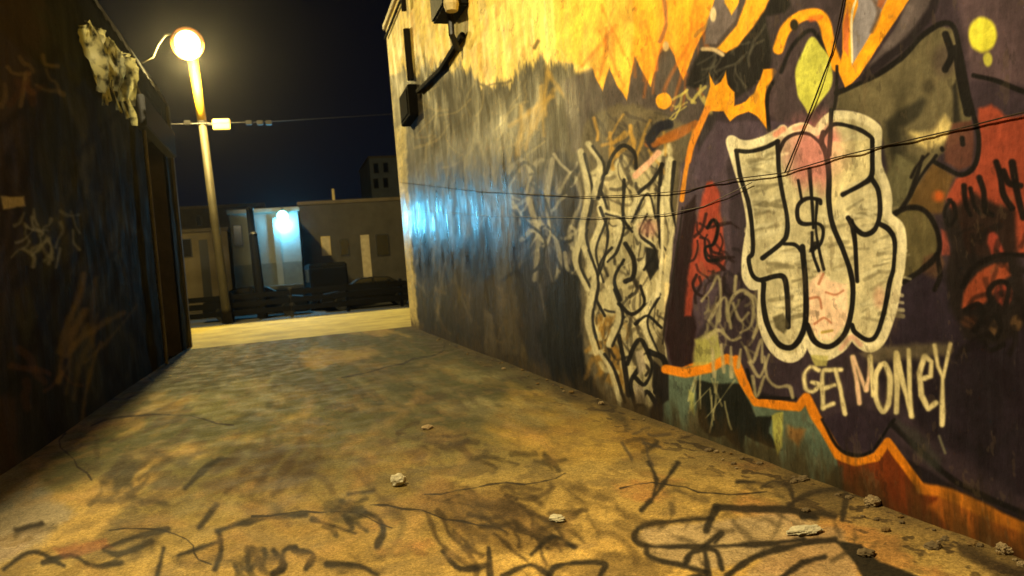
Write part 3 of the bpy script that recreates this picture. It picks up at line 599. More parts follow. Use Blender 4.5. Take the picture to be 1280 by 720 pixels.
# ------------------------------------------------------------------ materials
def painted(name, img, rough=(.34, .62), bump=.35, streak=.25, spec=.5, big=.5, glossy=False, grit=False):
    m = bpy.data.materials.new(name); m.use_nodes = True; n = m.node_tree; p = n.nodes['Principled BSDF']; l = n.links.new
    t = n.nodes.new('ShaderNodeTexCoord'); it = n.nodes.new('ShaderNodeTexImage'); it.image = img; it.interpolation = 'Linear'; it.extension = 'EXTEND'
    l(t.outputs['UV'], it.inputs[0])
    mp = n.nodes.new('ShaderNodeMapping'); mp.inputs['Scale'].default_value = (1, 1, streak); l(t.outputs['Object'], mp.inputs[0])
    g = n.nodes.new('ShaderNodeTexNoise'); g.inputs['Scale'].default_value = 26; g.inputs['Detail'].default_value = 8; g.inputs['Roughness'].default_value = .7; l(t.outputs['Object'], g.inputs['Vector'])
    mr = n.nodes.new('ShaderNodeMapRange'); mr.inputs[1].default_value = .3; mr.inputs[2].default_value = .7; mr.inputs[3].default_value = .78; mr.inputs[4].default_value = 1.16; l(g.outputs[0], mr.inputs[0])
    mx = n.nodes.new('ShaderNodeVectorMath'); mx.operation = 'SCALE'; l(it.outputs[0], mx.inputs[0]); l(mr.outputs[0], mx.inputs['Scale']); l(mx.outputs[0], p.inputs['Base Color'])
    r = n.nodes.new('ShaderNodeTexNoise'); r.inputs['Scale'].default_value = 3.5; r.inputs['Detail'].default_value = 6; l(mp.outputs[0], r.inputs['Vector'])
    rr = n.nodes.new('ShaderNodeMapRange'); rr.inputs[1].default_value = .35; rr.inputs[2].default_value = .65; rr.inputs[3].default_value = rough[0]; rr.inputs[4].default_value = rough[1]; l(r.outputs[0], rr.inputs[0]); l(rr.outputs[0], p.inputs['Roughness'])
    p.inputs['Specular IOR Level'].default_value = spec
    if glossy:                                            # the far stretch was coated with gloss paint from knee to head-over height
        sp = n.nodes.new('ShaderNodeSeparateXYZ'); l(t.outputs['Object'], sp.inputs[0])
        def ramp(s_, a, b, c, d):
            q = n.nodes.new('ShaderNodeMapRange'); q.inputs[1].default_value = a; q.inputs[2].default_value = b; q.inputs[3].default_value = c; q.inputs[4].default_value = d; l(sp.outputs[s_], q.inputs[0]); return q
        def mul(a, b):
            q = n.nodes.new('ShaderNodeMath'); q.operation = 'MULTIPLY'; l(a.outputs[0], q.inputs[0]); l(b.outputs[0], q.inputs[1]); return q
        mm = mul(mul(ramp('Y', 6, 9.5, 0, 1), ramp('Z', 3.9, 3.0, .04, 1)), ramp('Z', .3, 1.6, .2, 1))
        ad = n.nodes.new('ShaderNodeMapRange'); ad.inputs[3].default_value = .10; ad.inputs[4].default_value = .6; l(mm.outputs[0], ad.inputs[0]); l(ad.outputs[0], p.inputs['Specular IOR Level'])
        ra = n.nodes.new('ShaderNodeMapRange'); ra.inputs[3].default_value = .38; ra.inputs[4].default_value = 0; l(mm.outputs[0], ra.inputs[0])
        rs = n.nodes.new('ShaderNodeMath'); rs.operation = 'ADD'; l(rr.outputs[0], rs.inputs[0]); l(ra.outputs[0], rs.inputs[1]); l(rs.outputs[0], p.inputs['Roughness'])
    if grit:
        vz = n.nodes.new('ShaderNodeTexVoronoi'); vz.inputs['Scale'].default_value = 95; l(t.outputs['Object'], vz.inputs['Vector'])
        g2 = n.nodes.new('ShaderNodeTexNoise'); g2.inputs['Scale'].default_value = 150; g2.inputs['Detail'].default_value = 4; l(t.outputs['Object'], g2.inputs['Vector'])
        sc2 = n.nodes.new('ShaderNodeSeparateColor'); l(vz.outputs['Color'], sc2.inputs[0])
        q1 = n.nodes.new('ShaderNodeMapRange'); q1.inputs[3].default_value = .72; q1.inputs[4].default_value = 1.22; l(sc2.outputs[0], q1.inputs[0])
        q2 = n.nodes.new('ShaderNodeMapRange'); q2.inputs[1].default_value = .35; q2.inputs[2].default_value = .65; q2.inputs[3].default_value = .75; q2.inputs[4].default_value = 1.2; l(g2.outputs[0], q2.inputs[0])
        q3 = n.nodes.new('ShaderNodeMath'); q3.operation = 'MULTIPLY'; l(q1.outputs[0], q3.inputs[0]); l(q2.outputs[0], q3.inputs[1])
        m2 = n.nodes.new('ShaderNodeVectorMath'); m2.operation = 'SCALE'; l(mx.outputs[0], m2.inputs[0]); l(q3.outputs[0], m2.inputs['Scale']); l(m2.outputs[0], p.inputs['Base Color'])
    b1 = n.nodes.new('ShaderNodeTexNoise'); b1.inputs['Scale'].default_value = 5; b1.inputs['Detail'].default_value = 9; b1.inputs['Roughness'].default_value = .62; l(mp.outputs[0], b1.inputs['Vector'])
    bp = n.nodes.new('ShaderNodeBump'); bp.inputs['Strength'].default_value = big; bp.inputs['Distance'].default_value = .06; l(b1.outputs[0], bp.inputs['Height'])
    b2 = n.nodes.new('ShaderNodeBump'); b2.inputs['Strength'].default_value = bump; b2.inputs['Distance'].default_value = .012; l(g.outputs[0], b2.inputs['Height']); l(bp.outputs[0], b2.inputs['Normal']); l(b2.outputs[0], p.inputs['Normal'])
    return m
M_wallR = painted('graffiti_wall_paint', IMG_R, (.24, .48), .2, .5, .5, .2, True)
M_wallL = painted('dark_wall_paint', IMG_L, (.75, .95), .3, .6, .02, .3)
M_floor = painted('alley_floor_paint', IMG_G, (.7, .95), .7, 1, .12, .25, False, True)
M_render = mat('grey_render', (96, 86, 70), .85, scale=1.5)
M_dark = mat('dark_metal', (34, 32, 30), .5, noise=.2)
M_matte = mat('dull_black', (16, 14, 10), .95, spec=.02)
M_black = mat('black_metal', (10, 9, 9), .7, spec=.15)
M_pale = mat('pale_trim', (196, 176, 120), .7, noise=.25, scale=6)
M_pipe = mat('weathered_pipe', (120, 112, 88), .8, spec=.1)
M_roof = mat('roof_felt', (40, 38, 36), .9)
M_walk = mat('sidewalk_concrete', (188, 172, 92), .85, scale=.9, noise=.22, col2=(130, 118, 58), bump=.4)
M_road = mat('asphalt', (40, 39, 38), .85, scale=1.2, bump=.5)
M_ground = mat('ground_dirt', (48, 44, 40), .95, scale=.4)
M_kerb = mat('kerb_stone', (120, 112, 92), .85)
M_pole = mat('galvanised_pole', (78, 71, 50), .6, noise=.3, scale=5, streak=.3)
M_tile = mat('fascia_paint', (60, 52, 38), .7, noise=.5, scale=4, streak=.3, bump=.6)
M_peel = mat('peeling_pale_paint', (226, 214, 160), .6, noise=.5, scale=7, streak=.35, bump=.9, col2=(70, 58, 38))
M_whiteb = mat('pale_rendered_brick', (84, 86, 82), .9, scale=.8)
M_beige = mat('beige_render', (120, 108, 84), .9, scale=.8)
M_brown = mat('brown_brick', (74, 70, 64), .9, scale=1.0)
M_grey = mat('grey_block', (104, 112, 120), .9, scale=.7)
M_glass = mat('dark_glass', (14, 16, 20), .12, noise=.05, bump=0, spec=.8)
M_door = mat('pale_door', (190, 176, 146), .7)
M_tyre = mat('tyre_rubber', (18, 18, 18), .9)
M_rim = mat('wheel_rim', (60, 60, 60), .35, metal=.8, bump=0)
M_carA = mat('car_paint_black', (9, 9, 10), .3, noise=.05, bump=0, spec=.4)
M_carB = mat('car_paint_blue', (5, 5, 7), .7, noise=.05, bump=0, spec=.1)
M_paper = mat('crumpled_paper', (232, 220, 180), .8, scale=30, bump=.6)
M_brick = mat('broken_brick', (150, 92, 62), .95, scale=20, bump=.8)
M_stone = mat('broken_mortar', (186, 160, 116), .95, scale=20, bump=.8)
M_grit = mat('dull_grit', (110, 92, 62), .95, scale=20)
M_leaf = mat('dry_leaf', (120, 92, 44), .85, scale=30)
M_cable = mat('cable_rubber', (30, 26, 20), .9, spec=.05)
M_wire = mat('weathered_wire', (62, 54, 44), .9, spec=.05)

def struct(o): o['kind'] = 'structure'; return o
# ------------------------------------------------------------------ ground
bm = NB(); bmesh.ops.create_grid(bm, x_segments=4, y_segments=4, size=300); bmesh.ops.translate(bm, vec=(0, 120, -.16), verts=bm.verts[:]); struct(obj('ground', bm, M_ground))
def uvgrid(name, P, UVc, mt, parent=None):
    h, w = P.shape[:2]; me = bpy.data.meshes.new(name)
    idx = np.arange(h * w).reshape(h, w)
    q = np.stack([idx[:-1, :-1], idx[:-1, 1:], idx[1:, 1:], idx[1:, :-1]], -1).reshape(-1, 4)
    me.from_pydata(P.reshape(-1, 3).tolist(), [], q.tolist())
    uv = me.uv_layers.new(name='UVMap'); fl = UVc.reshape(-1, 2)[q.ravel()].astype(np.float32); uv.data.foreach_set('uv', fl.ravel())
    me.materials.append(mt); me.update(); o = bpy.data.objects.new(name, me); COL.objects.link(o)
    if parent: o.parent = parent
    return o
# alley floor, slightly uneven, meets both walls
ys = np.concatenate([np.linspace(-8, 1.5, 20), Y0 * (RY1 / Y0) ** np.linspace(0, 1, 260)]); xs = np.linspace(LX - .02, RX + .02, 60)
gx, gy = np.meshgrid(xs, ys)
bum = noise2(len(ys), 60, 9, 3, 91, 3) - .5
gz = bum * .035 * np.clip((RY1 - gy) / 2, 0, 1)
U = (gx - LX) / (RX - LX); Vv = np.log(np.maximum(gy, .5) / Y0) / math.log(RY1 / Y0)
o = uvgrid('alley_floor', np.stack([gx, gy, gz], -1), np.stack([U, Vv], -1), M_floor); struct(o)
bm = NB(); box(bm, -40, 40, RY1, 28.7, -.14, -.004); struct(obj('sidewalk', bm, M_walk))
bm = NB()
for i in range(-8, 9): box(bm, i * 5, i * 5 + 4.98, 28.7, 28.88, -.15, .012, .012)
struct(obj('kerb', bm, M_kerb))
bm = NB(); box(bm, -60, 60, 28.88, 39.5, -.16, -.13); struct(obj('street', bm, M_road))
bm = NB(); box(bm, -60, 60, 39.5, 60, -.16, .0); struct(obj('far_pavement', bm, mat('far_concrete', (90, 84, 74), .9)))

# ------------------------------------------------------------------ right-hand painted building
RB = thing('painted_building', 'tall rendered building with yellow, purple and orange graffiti down its alley side', 'building', (3, 10, 0))
RB.location = (0, 0, 0)
cols = Y0 * (RY1 / Y0) ** np.linspace(0, 1, 300); zs = np.linspace(-.1, RH, 60)
cy, cz = np.meshgrid(cols, zs)
relief = (noise2(60, 300, 9, 26, 95, 4) - .5) * .035
relief *= np.clip((RY1 - cy) * 2, 0, 1)
Pw = np.stack([RX + relief, cy, cz], -1)[:, ::-1]; Uw = np.stack([np.log(cy / Y0) / math.log(RY1 / Y0), np.maximum(cz, 0) / RH], -1)[:, ::-1]
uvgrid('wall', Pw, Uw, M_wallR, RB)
bm = NB(); box(bm, RX + .03, 12, -8, RY1 - .002, -.1, RH - .02)
for f in bm.faces: pass
obj('core', bm, M_render, RB)
bm = NB(); box(bm, RX, RX + .03, -8, Y0, -.1, RH); obj('wall', bm, mat('purple_wall_paint', PURP, .6, scale=2), RB)
bm = NB(); box(bm, RX + .0, 12, RY1, RY1 + .05, -.1, RH - .02); obj('end_wall', bm, mat('yellowish_render', (214, 190, 120), .8), RB)
bm = NB(); box(bm, RX - .07, 12.05, -8, RY1 + .12, RH, RH + .13, .01); obj('coping', bm, M_pale, RB)
bm = NB()
p0 = atX(515, 38, RX); 
for zz_ in (RH - .28,): tube(bm, [(RX - .06, RY1 - .1, zz_), (RX - .06, 12, zz_)], .035, 8); tube(bm, [(RX - .06, 12, zz_), (RX - .06, 4, zz_)], .035, 8)
obj('cable_run', bm, M_cable, RB)
# conduit, junction box and slanting feed of the far end
c0 = atX(512, 36, RX); c1 = atX(517, 100, RX); c2 = atX(515, 132, RX)
bm = NB(); tube(bm, [(RX - .05, c1.y, c0.z), (RX - .05, c1.y, c1.z)], .09, 8); obj('conduit', bm, M_cable, RB)
bm = NB(); box(bm, RX - .2, RX + .02, c2.y - .75, c2.y + .5, c2.z - .38, c2.z + .3, .02); jb_ = obj('junction_box', bm, M_matte, RB)
bm = NB(); box(bm, RX - .22, RX - .2, c2.y - .6, c2.y + .35, c2.z - .3, c2.z + .22, .004); obj('cover', bm, M_matte, jb_)
a_ = atX(523, 114, RX - .06); b1_ = atX(552, 84, RX - .06); b_2 = atX(578, 44, RX - .06)
bm = NB(); tube(bm, [a_, b1_ + Vector((0, 0, -.02)), b_2], .055, 8); obj('feed_pipe', bm, M_cable, RB)
f_ = atX(576, 14, RX)
FX = thing('wall_fixture', 'dark bracketed box fixed high on the yellow wall at the top of a slanting pipe', 'electrical fixture', (RX, f_.y, f_.z))
bm = NB(); box(bm, -.42, 0, -.55, .35, -.1, .75, .03); obj('housing', bm, M_black, FX)
bm = NB(); tube(bm, [(-.2, -.1, -.1), (-.22, -.15, -.42), (-.1, 0, -.6)], .05, 8); obj('bracket', bm, M_dark, FX)
bm = NB(); lathe(bm, [(.09, 0), (.12, .1), (.1, .25), (.05, .3)], 12, (-.3, -.6, -.22)); obj('insulator', bm, M_pale, FX)
# eave brackets over the corner
for px in (506, 519):
    q = atX(px, 10, RX - .1)
    bm = NB(); tube(bm, [(RX - .12, q.y, RH - .75), (RX - .12, q.y, RH + .12)], .06, 6); obj('eave_bracket', bm, M_cable, RB)

# cables hanging in front of the wall
def cable(name, label, P, r, sag=.0):
    P = [atX(x, y, RX - .012) for x, y in P]; bm = NB(); tube(bm, P, r, 8)
    return tag(obj(name, bm, M_wire, smooth=True), label, 'cable')
cable('wall_cable', 'thin black cable running level across the white bubble letters and grey arrow shape', [(500, 228), (600, 240), (716, 246), (790, 244), (860, 238), (915, 224), (980, 216), (1040, 198), (1110, 181), (1190, 163), (1281, 140), (1400, 108)], .0035)
cable('wall_cable', 'thin dark cable hanging slantwise from the orange V down across the pink patch', [(1066, -60), (1050, 20), (1040, 66), (1016, 130), (996, 180), (981, 216)], .0045)
cable('wall_cable', 'thin pale-grey cable sagging across the dark red patch toward the cream lettering', [(503, 262), (610, 270), (705, 272), (760, 272), (830, 268), (880, 258), (940, 228)], .003).data.materials[0] = mat('grey_cable', (104, 96, 84), .6)

# ------------------------------------------------------------------ left-hand dark building
LB = thing('dark_building', 'dark stained alley building on the left with an unlit doorway near its corner', 'building')
ZT = 6.15
Ya = atX(190, 300, LX).y; Yb = atX(217, 300, LX).y
if not Ya < Yb < LY1: Ya, Yb = 15.0, 18.4
def lwall(y0, y1, z0, z1, n, X=LX):
    a, b = np.meshgrid(np.linspace(y0, y1, n), np.linspace(z0, z1, 30))
    rel = (noise2(30, n, 7, max(2, n / 8), int(y0 * 10) + 100, 4) - .5) * .05
    rel *= np.clip((b - z0) * 3, 0, 1) * np.clip((z1 - b) * 3, 0, 1)
    uvgrid('wall', np.stack([np.full_like(a, X) + rel, a, b], -1), np.stack([np.log(np.maximum(a, 1.2) / 1.2) / math.log(LY1 / 1.2), np.clip(b / LH, 0, 1)], -1), M_wallL, LB)
lwall(-8, Ya, -.1, ZT, 260)
DZ = 5.0
lwall(Ya, Yb, DZ, ZT, 20); lwall(Yb, LY1, -.1, ZT, 20)
bm = NB(); box(bm, LX - .5, LX - .06, Yb, LY1 - .002, -.1, ZT); box(bm, LX - .5, LX - .06, Ya, Yb, DZ, ZT); box(bm, -12, LX - .5, -8, LY1 - .002, -.1, ZT); box(bm, LX - .5, LX - .06, -8, Ya, -.1, ZT); obj('core', bm, M_render, LB)
bm = NB(); box(bm, LX - .45, LX - .4, Ya, Yb, 0, DZ)
dr = obj('shutter_door', bm, M_black, LB)
bm = NB()
for k in range(24): box(bm, LX - .4, LX - .385, Ya + .05, Yb - .05, .1 + k * .2, .1 + k * .2 + .17, .003)
obj('slats', bm, M_dark, dr)
bm = NB(); tube(bm, [(LX + .09, Ya - .25, .02), (LX + .09, Ya - .25, 5.3), (LX + .02, Ya - .25, 5.5)], .035, 10); obj('downpipe', bm, M_pipe, LB)
bm = NB(); box(bm, LX - .05, LX + .06, LY1 - .18, LY1 + .02, -.1, ZT - .1, .01); obj('corner_trim', bm, M_pipe, LB)
bm = NB(); box(bm, LX, LX + .22, Ya - .7, Yb + .2, DZ - .35, DZ + .25, .02); obj('lintel_box', bm, M_dark, LB)
def fascia(y0, y1, mt, lift=0, seg=30):
    bm = NB(); n = seg; rows = []
    for i in range(n + 1):
        y = y0 + (y1 - y0) * i / n; j = .03 * math.sin(i * 2.1) + random.uniform(-.02, .02)
        rows.append([bm.verts.new((LX + .05 + lift, y, ZT - .12 + j)), bm.verts.new((LX - .12 + lift, y, ZT + .28 + j)), bm.verts.new((LX - .42 + lift, y, ZT + .8 + j)), bm.verts.new((LX - 1.0, y, ZT + .82))])
    for a, b in zip(rows, rows[1:]):
        for k in range(3): bm.faces.new((a[k], b[k], b[k + 1], a[k + 1]))
    return obj('fascia', bm, mt, LB)
fascia(-8, LY1 + .1, M_tile, 0, 160)
ya, yb = atX(84, 60, LX).y, atX(146, 70, LX).y

bm = NB(); box(bm, -12, LX - 1.0, -8, LY1 + .1, ZT - .02, ZT + .8); obj('roof', bm, M_roof, LB)

# mast lamp on the left roof, out of view above the camera: lights the near alley
ML = thing('roof_mast_lamp', 'lamp on a short mast above the dark building, lighting the near alley', 'lamp', (LX - 1.3, 1.2, ZT + .8))
bm = NB(); tube(bm, [(0, 0, 0), (0, 0, 2.6), (.1, 0, 2.95), (.9, 0, 3.05)], .04, 10); obj('mast', bm, M_pole, ML)
bm = NB(); lathe(bm, [(.05, .25), (.2, .12), (.24, .02), (.22, 0)], 16, (1.05, 0, 2.95)); obj('lamp_shade', bm, M_dark, ML)
bm = NB(); lathe(bm, [(.02, -.12), (.08, -.08), (.09, 0), (.05, .05)], 12, (1.05, 0, 3.0)); obj('bulb', bm, emis('bulb_glow', (1, .75, .35), 8), ML)

# ------------------------------------------------------------------ street lamp
LP0 = atZ(284, 401); LP1 = atY(253, 155, LP0.y); LP2 = atY(240, 66, LP0.y)
SL = thing('street_lamp', 'tall street lamp with glowing yellow globe on a pale leaning pole', 'street lamp', LP0)
rel_ = lambda p: Vector(p) - LP0
bm = NB(); tube(bm, [(0, 0, -.1), (0, 0, .5), rel_(LP0.lerp(LP1, .5)), rel_(LP1)], [.22, .19, .165, .15], 16); obj('pole', bm, M_pole, SL, smooth=True)
bm = NB(); tube(bm, [rel_(LP1), rel_(LP2)], [.17, .2], 16); obj('lit_pole_top', bm, mat('lit_pole_yellow', (236, 190, 50), .6), SL, smooth=True)  # upper pole coloured bright yellow for the lamplight falling on it
bm = NB(); lathe(bm, [(.18, 0), (.2, .02), (.2, .1), (.17, .12)], 16, rel_(LP1)); obj('collar', bm, M_dark, SL)
LC = Vector(LAMP) - LP0
bm = NB(); bmesh.ops.create_uvsphere(bm, u_segments=24, v_segments=16, radius=.46); bmesh.ops.translate(bm, vec=LC, verts=bm.verts[:]); obj('globe', bm, emis('sodium_globe', (1, .80, .36), 14), SL, smooth=True)
bm = NB(); lathe(bm, [(.40, 0), (.5, -.04), (.60, -.12), (.62, -.10), (.52, 0), (.3, .08)], 28)
bmesh.ops.rotate(bm, verts=bm.verts[:], cent=(0, 0, 0), matrix=Matrix.Rotation(R(-78), 3, 'X')); bmesh.ops.translate(bm, vec=LC + Vector((0, .12, .02)), verts=bm.verts[:])
obj('halo_dish', bm, mat('halo_orange', (150, 92, 24), .6, noise=.3), SL, smooth=True)  # added dish, tinted orange to imitate the halo round the globe
bm = NB(); tube(bm, [LC + Vector((-.3, 0, .35)), LC + Vector((-.75, 0, .3)), LC + Vector((-1.05, 0, -.1)), LC + Vector((-1.25, 0, -.55)), LC + Vector((-1.75, 0, -.8))], [.05, .045, .035, .03, .02], 8); obj('flare_curl', bm, M_pole, SL, smooth=True)  # curved rod added for the curly flare lines beside the globe
s0 = atY(265, 148, LP0.y - .05); s1 = atY(288, 161, LP0.y - .05)
bm = NB(); box(bm, s0.x, s1.x, -.06, .06, s1.z - .02, s0.z - .02, .03); bmesh.ops.translate(bm, vec=(-LP0.x, 0, 0), verts=bm.verts[:])
sg = obj('side_signal', bm, emis('lit_sign_face', (1, .66, .14), .85), SL)
bm = NB(); box(bm, s0.x - LP0.x - .25, s0.x - LP0.x, -.03, .03, (s0.z + s1.z) / 2 - .05, (s0.z + s1.z) / 2 + .03); obj('sign_bracket', bm, M_dark, SL)
# span wire with small fittings behind the lamp
w0 = atY(150, 157, 31); w1 = atY(500, 142, 31)
SW = thing('span_wire', 'faint overhead wire crossing behind the lamp pole with small fittings', 'wire', w0)
bm = NB(); tube(bm, [Vector((0, 0, 0)), (w1 - w0) * .5 + Vector((0, 0, -.1)), w1 - w0], .012, 6); obj('wire', bm, M_dark, SW)
for px in (234, 311, 325, 336):
    q = atY(px, 153, 31) - w0
    bm = NB(); box(bm, q.x - .12, q.x + .12, -.06, .06, q.z - .1, q.z + .08, .02); obj('fitting', bm, M_dark, SW)

# ------------------------------------------------------------------ buildings across the street
def front(px0, px1, ytop, Y):
    a = atY(px0, ytop, Y); b = atY(px1, ytop, Y); return a.x, b.x, (a.z + b.z) / 2
def windowed(name, label, px0, px1, ytop, Y, depth, mw, wins=(), doors=(), loc_extra=None):
    x0, x1, h = front(px0, px1, ytop, Y)
    t = thing(name, label, 'building', ((x0 + x1) / 2, Y, 0)); cx = (x0 + x1) / 2
    bm = NB(); box(bm, x0 - cx, x1 - cx, 0, depth, -.1, h); obj('wall', bm, mw, t)
    bm = NB(); box(bm, x0 - cx - .1, x1 - cx + .1, -.12, depth + .1, h, h + .22, .02); obj('parapet', bm, M_render, t)
    for (wx0, wy0, wx1, wy1, lit) in wins:
        a = atY(wx0, wy0, Y); b = atY(wx1, wy1, Y)
        bm = NB(); box(bm, a.x - cx - .06, b.x - cx + .06, -.09, .0, b.z - .06, a.z + .06, .01); wd_ = obj('window', bm, M_pale if lit else M_dark, t)
        bm = NB(); box(bm, a.x - cx, b.x - cx, -.11, -.092, b.z, a.z); obj('pane', bm, M_glass if not lit else M_door, wd_)
    for (wx0, wy0, wx1, wy1, mt) in doors:
        a = atY(wx0, wy0, Y); b = atY(wx1, wy1, Y)
        bm = NB(); box(bm, a.x - cx, b.x - cx, -.07, 0, 0, a.z, .01); dd_ = obj('door', bm, mt, t)
        bm = NB(); box(bm, b.x - cx - .2, b.x - cx - .14, -.12, -.07, 1.0, 1.2); obj('handle', bm, M_dark, dd_)
    return t, cx
t1, cx1 = windowed('pale_building', 'pale low building lit cyan by its own wall lamp beyond the street', 286, 372, 266, 38.5, 10, M_whiteb,
    wins=[(292, 283, 303, 306, 0)])
# brick piers and a darker plinth of the pale building
x0, x1, h = front(286, 372, 266, 38.5)
bm = NB(); box(bm, x0 - cx1, x1 - cx1 - .02, -.05, 0, 0, 2.4); obj('plinth', bm, mat('dark_plinth', (58, 62, 60), .9), t1)
for f_x in (.3, .62): bm = NB(); box(bm, (x0 - cx1) + (x1 - x0) * f_x, (x0 - cx1) + (x1 - x0) * f_x + .3, -.14, -.06, 0, h - .3); obj('pier', bm, M_whiteb, t1)
bm = NB(); box(bm, x0 - cx1 + 1.5, x1 - cx1 - .1, -1.2, -.06, 1.05, 1.25, .02); obj('ledge', bm, M_whiteb, t1)
bl = BLUE - Vector((cx1, 38.5, 0))
bm = NB(); tube(bm, [(bl.x, -.02, bl.z + .35), (bl.x, bl.y + .1, bl.z + .4), (bl.x, bl.y, bl.z + .25)], .05, 8); wl = obj('wall_lamp', bm, M_dark, t1)
bm = NB(); bmesh.ops.create_uvsphere(bm, u_segments=20, v_segments=12, radius=.27); bmesh.ops.translate(bm, vec=bl, verts=bm.verts[:]); obj('globe', bm, emis('cyan_globe', (.30, .95, 1), 12), wl, smooth=True)
t2, cx2 = windowed('brown_building', 'wide low brown building with two pale openings, right of the cyan lamp', 373, 560, 252, 46, 12, M_brown,
    wins=[(402, 297, 413, 318, 1), (425, 300, 436, 318, 0), (470, 294, 486, 318, 0)], doors=[(450, 294, 464, 330, M_door)])
bm = NB(); a = atY(418, 250, 46); tube(bm, [(a.x - cx2, .5, a.z - .2), (a.x - cx2, .5, a.z + .75)], .09, 8); obj('vent_pipe', bm, M_pale, t2)
t3, _ = windowed('beige_building', 'low beige building seen between the dark alley wall and the lamp pole', 150, 284, 292, 48, 10, M_beige, wins=[(228, 300, 240, 320, 0)], doors=[(248, 300, 262, 330, M_dark)])
t4, _ = windowed('grey_building', 'faint grey upper storeys behind the beige building and lamp pole', 120, 330, 262, 60, 10, mat('dim_block', (70, 66, 62), .9), wins=[(245, 270, 252, 282, 0), (262, 269, 270, 281, 0), (296, 268, 304, 279, 0)])
t5, _ = windowed('tower_block', 'narrow grey tower rising behind the brown building beside the yellow corner', 461, 530, 197, 75, 10, M_grey, wins=[(467, 205, 473, 216, 0), (479, 204, 485, 215, 0), (467, 224, 473, 235, 0), (479, 223, 485, 234, 0)])
x0, x1, h = front(461, 480, 197, 75)
# dim street light of the far side: the fronts are lit by the two lamps only

# posts
for i, (px, yt, Y, lab) in enumerate(((309, 262, 34.5, 'taller dark timber post standing left of the cyan lamp'), (317, 293, 33.6, 'shorter dark timber post just right of the taller one'))):
    p = atY(px, yt, Y); q = atZ(px + 6, 395 if i == 0 else 398)
    t = thing('timber_post', lab, 'post', (p.x + (.2 if i == 0 else .1), Y, -.13))
    bm = NB(); tube(bm, [(0, 0, 0), (-.05, 0, p.z * .5), (-.1, 0, p.z + .13)], [.2, .18, .16], 10); obj('shaft', bm, M_black, t)
    bm = NB(); lathe(bm, [(.17, 0), (.19, .02), (.12, .1), (.02, .13)], 10, (-.1, 0, p.z + .13)); obj('cap', bm, M_dark, t)

# ------------------------------------------------------------------ parked vehicles
def rounded(poly, y0, y1, bev, mt, name, parent):
    bm = NB(); prism(bm, poly, y0, y1); bmesh.ops.recalc_face_normals(bm, faces=bm.faces[:])
    bmesh.ops.bevel(bm, geom=bm.edges[:], offset=bev, segments=2, affect='EDGES'); return obj(name, bm, mt, parent)
def wheel(t, x, y, r=.33):
    bm = NB(); s = -1 if y < 0 else 1
    pr = [(r * .62, -.1), (r * .95, -.11), (r, -.06), (r, .06), (r * .95, .11), (r * .62, .1)]; seg = 20
    rings = [[bm.verts.new((x + a * math.cos(k * 2 * math.pi / seg), y + b, r + a * math.sin(k * 2 * math.pi / seg))) for k in range(seg)] for a, b in pr]
    for a, b in zip(rings, rings[1:] + rings[:1]):
        for k in range(seg): bm.faces.new((a[k], a[(k + 1) % seg], b[(k + 1) % seg], b[k]))
    w_ = obj('wheel', bm, M_tyre, t)
    bm = NB(); c = bm.verts.new((x, y + s * .06, r)); rg = [bm.verts.new((x + r * .62 * math.cos(k * .628), y + s * .1, r + r * .62 * math.sin(k * .628))) for k in range(10)]
    for k in range(10): bm.faces.new((c, rg[k], rg[(k + 1) % 10]))
    obj('rim', bm, M_rim, w_)
def car(name, label, x, y, mt, van=False, rz=0):
    t = thing(name, label, 'van' if van else 'car', (x, y, -.13), rz)
    if van:
        body = [(-2.4, .35), (-2.45, 1.0), (-2.3, 1.3), (-1.5, 1.45), (-.9, 2.15), (-.4, 2.3), (2.3, 2.3), (2.45, 2.1), (2.45, .4)]
        rounded(body, -.9, .9, .07, mt, 'body', t); z0, z1 = 1.4, 2.0; wins = [[(-1.3, 1.42), (-.85, 2.02), (-.2, 2.05), (-.2, 1.42)], [(-.05, 1.42), (-.05, 2.05), (1.0, 2.05), (1.0, 1.42)], [(1.15, 1.42), (1.15, 2.05), (2.2, 2.05), (2.2, 1.42)]]; hl = 1.0
    else:
        body = [(-2.2, .3), (-2.28, .6), (-2.15, .82), (-1.2, .95), (-.85, 1.0), (1.5, 1.0), (2.15, .95), (2.25, .7), (2.2, .32)]
        rounded(body, -.87, .87, .06, mt, 'body', t)
        rounded([(-1.2, .95), (-.5, 1.4), (.1, 1.47), (.9, 1.42), (1.65, 1.0)], -.72, .72, .05, mt, 'cabin', t)
        wins = [[(-.95, 1.03), (-.45, 1.36), (.1, 1.41), (.1, 1.03)], [(.2, 1.03), (.2, 1.41), (.85, 1.37), (1.3, 1.05)]]; hl = .68
    yy_ = .905 if van else .722
    for s in (-1, 1):
        for wp in wins: bm = NB(); prism(bm, wp, s * yy_, s * (yy_ + .012)); obj('window', bm, M_glass, t)
        for x_ in (-1.4, 1.4): wheel(t, x_, s * .8)
        bm = NB(); box(bm, -2.33 if not van else -2.5, -2.2, s * .62 - .17, s * .62 + .17, hl - .08, hl + .08, .02); obj('headlight', bm, M_rim, t)
        bm = NB(); box(bm, 2.2, 2.29 if not van else 2.5, s * .65 - .14, s * .65 + .14, hl - .02, hl + .14, .02); obj('tail_light', bm, mat('tail_red', (110, 16, 14), .3, bump=0), t)
    return t
xa = atY(455, 360, 35).x; xb = atY(345, 365, 35.2).x; xc = atY(398, 350, 37.2).x
car('parked_car', 'black saloon parked across the street below the brown building', xa + .2, 35.0, M_carA, rz=.03)
car('parked_car', 'dark blue saloon parked across the street under the cyan lamp', xb - .9, 35.2, M_carB, rz=math.pi)
car('parked_car', 'dark saloon parked behind the lamp pole by the beige building', xb - 6.4, 35.4, M_carA, rz=.02)
car('parked_car', 'black saloon with its tail cut off by the yellow wall corner', xa + 5.2, 35.1, M_carA, rz=.01)
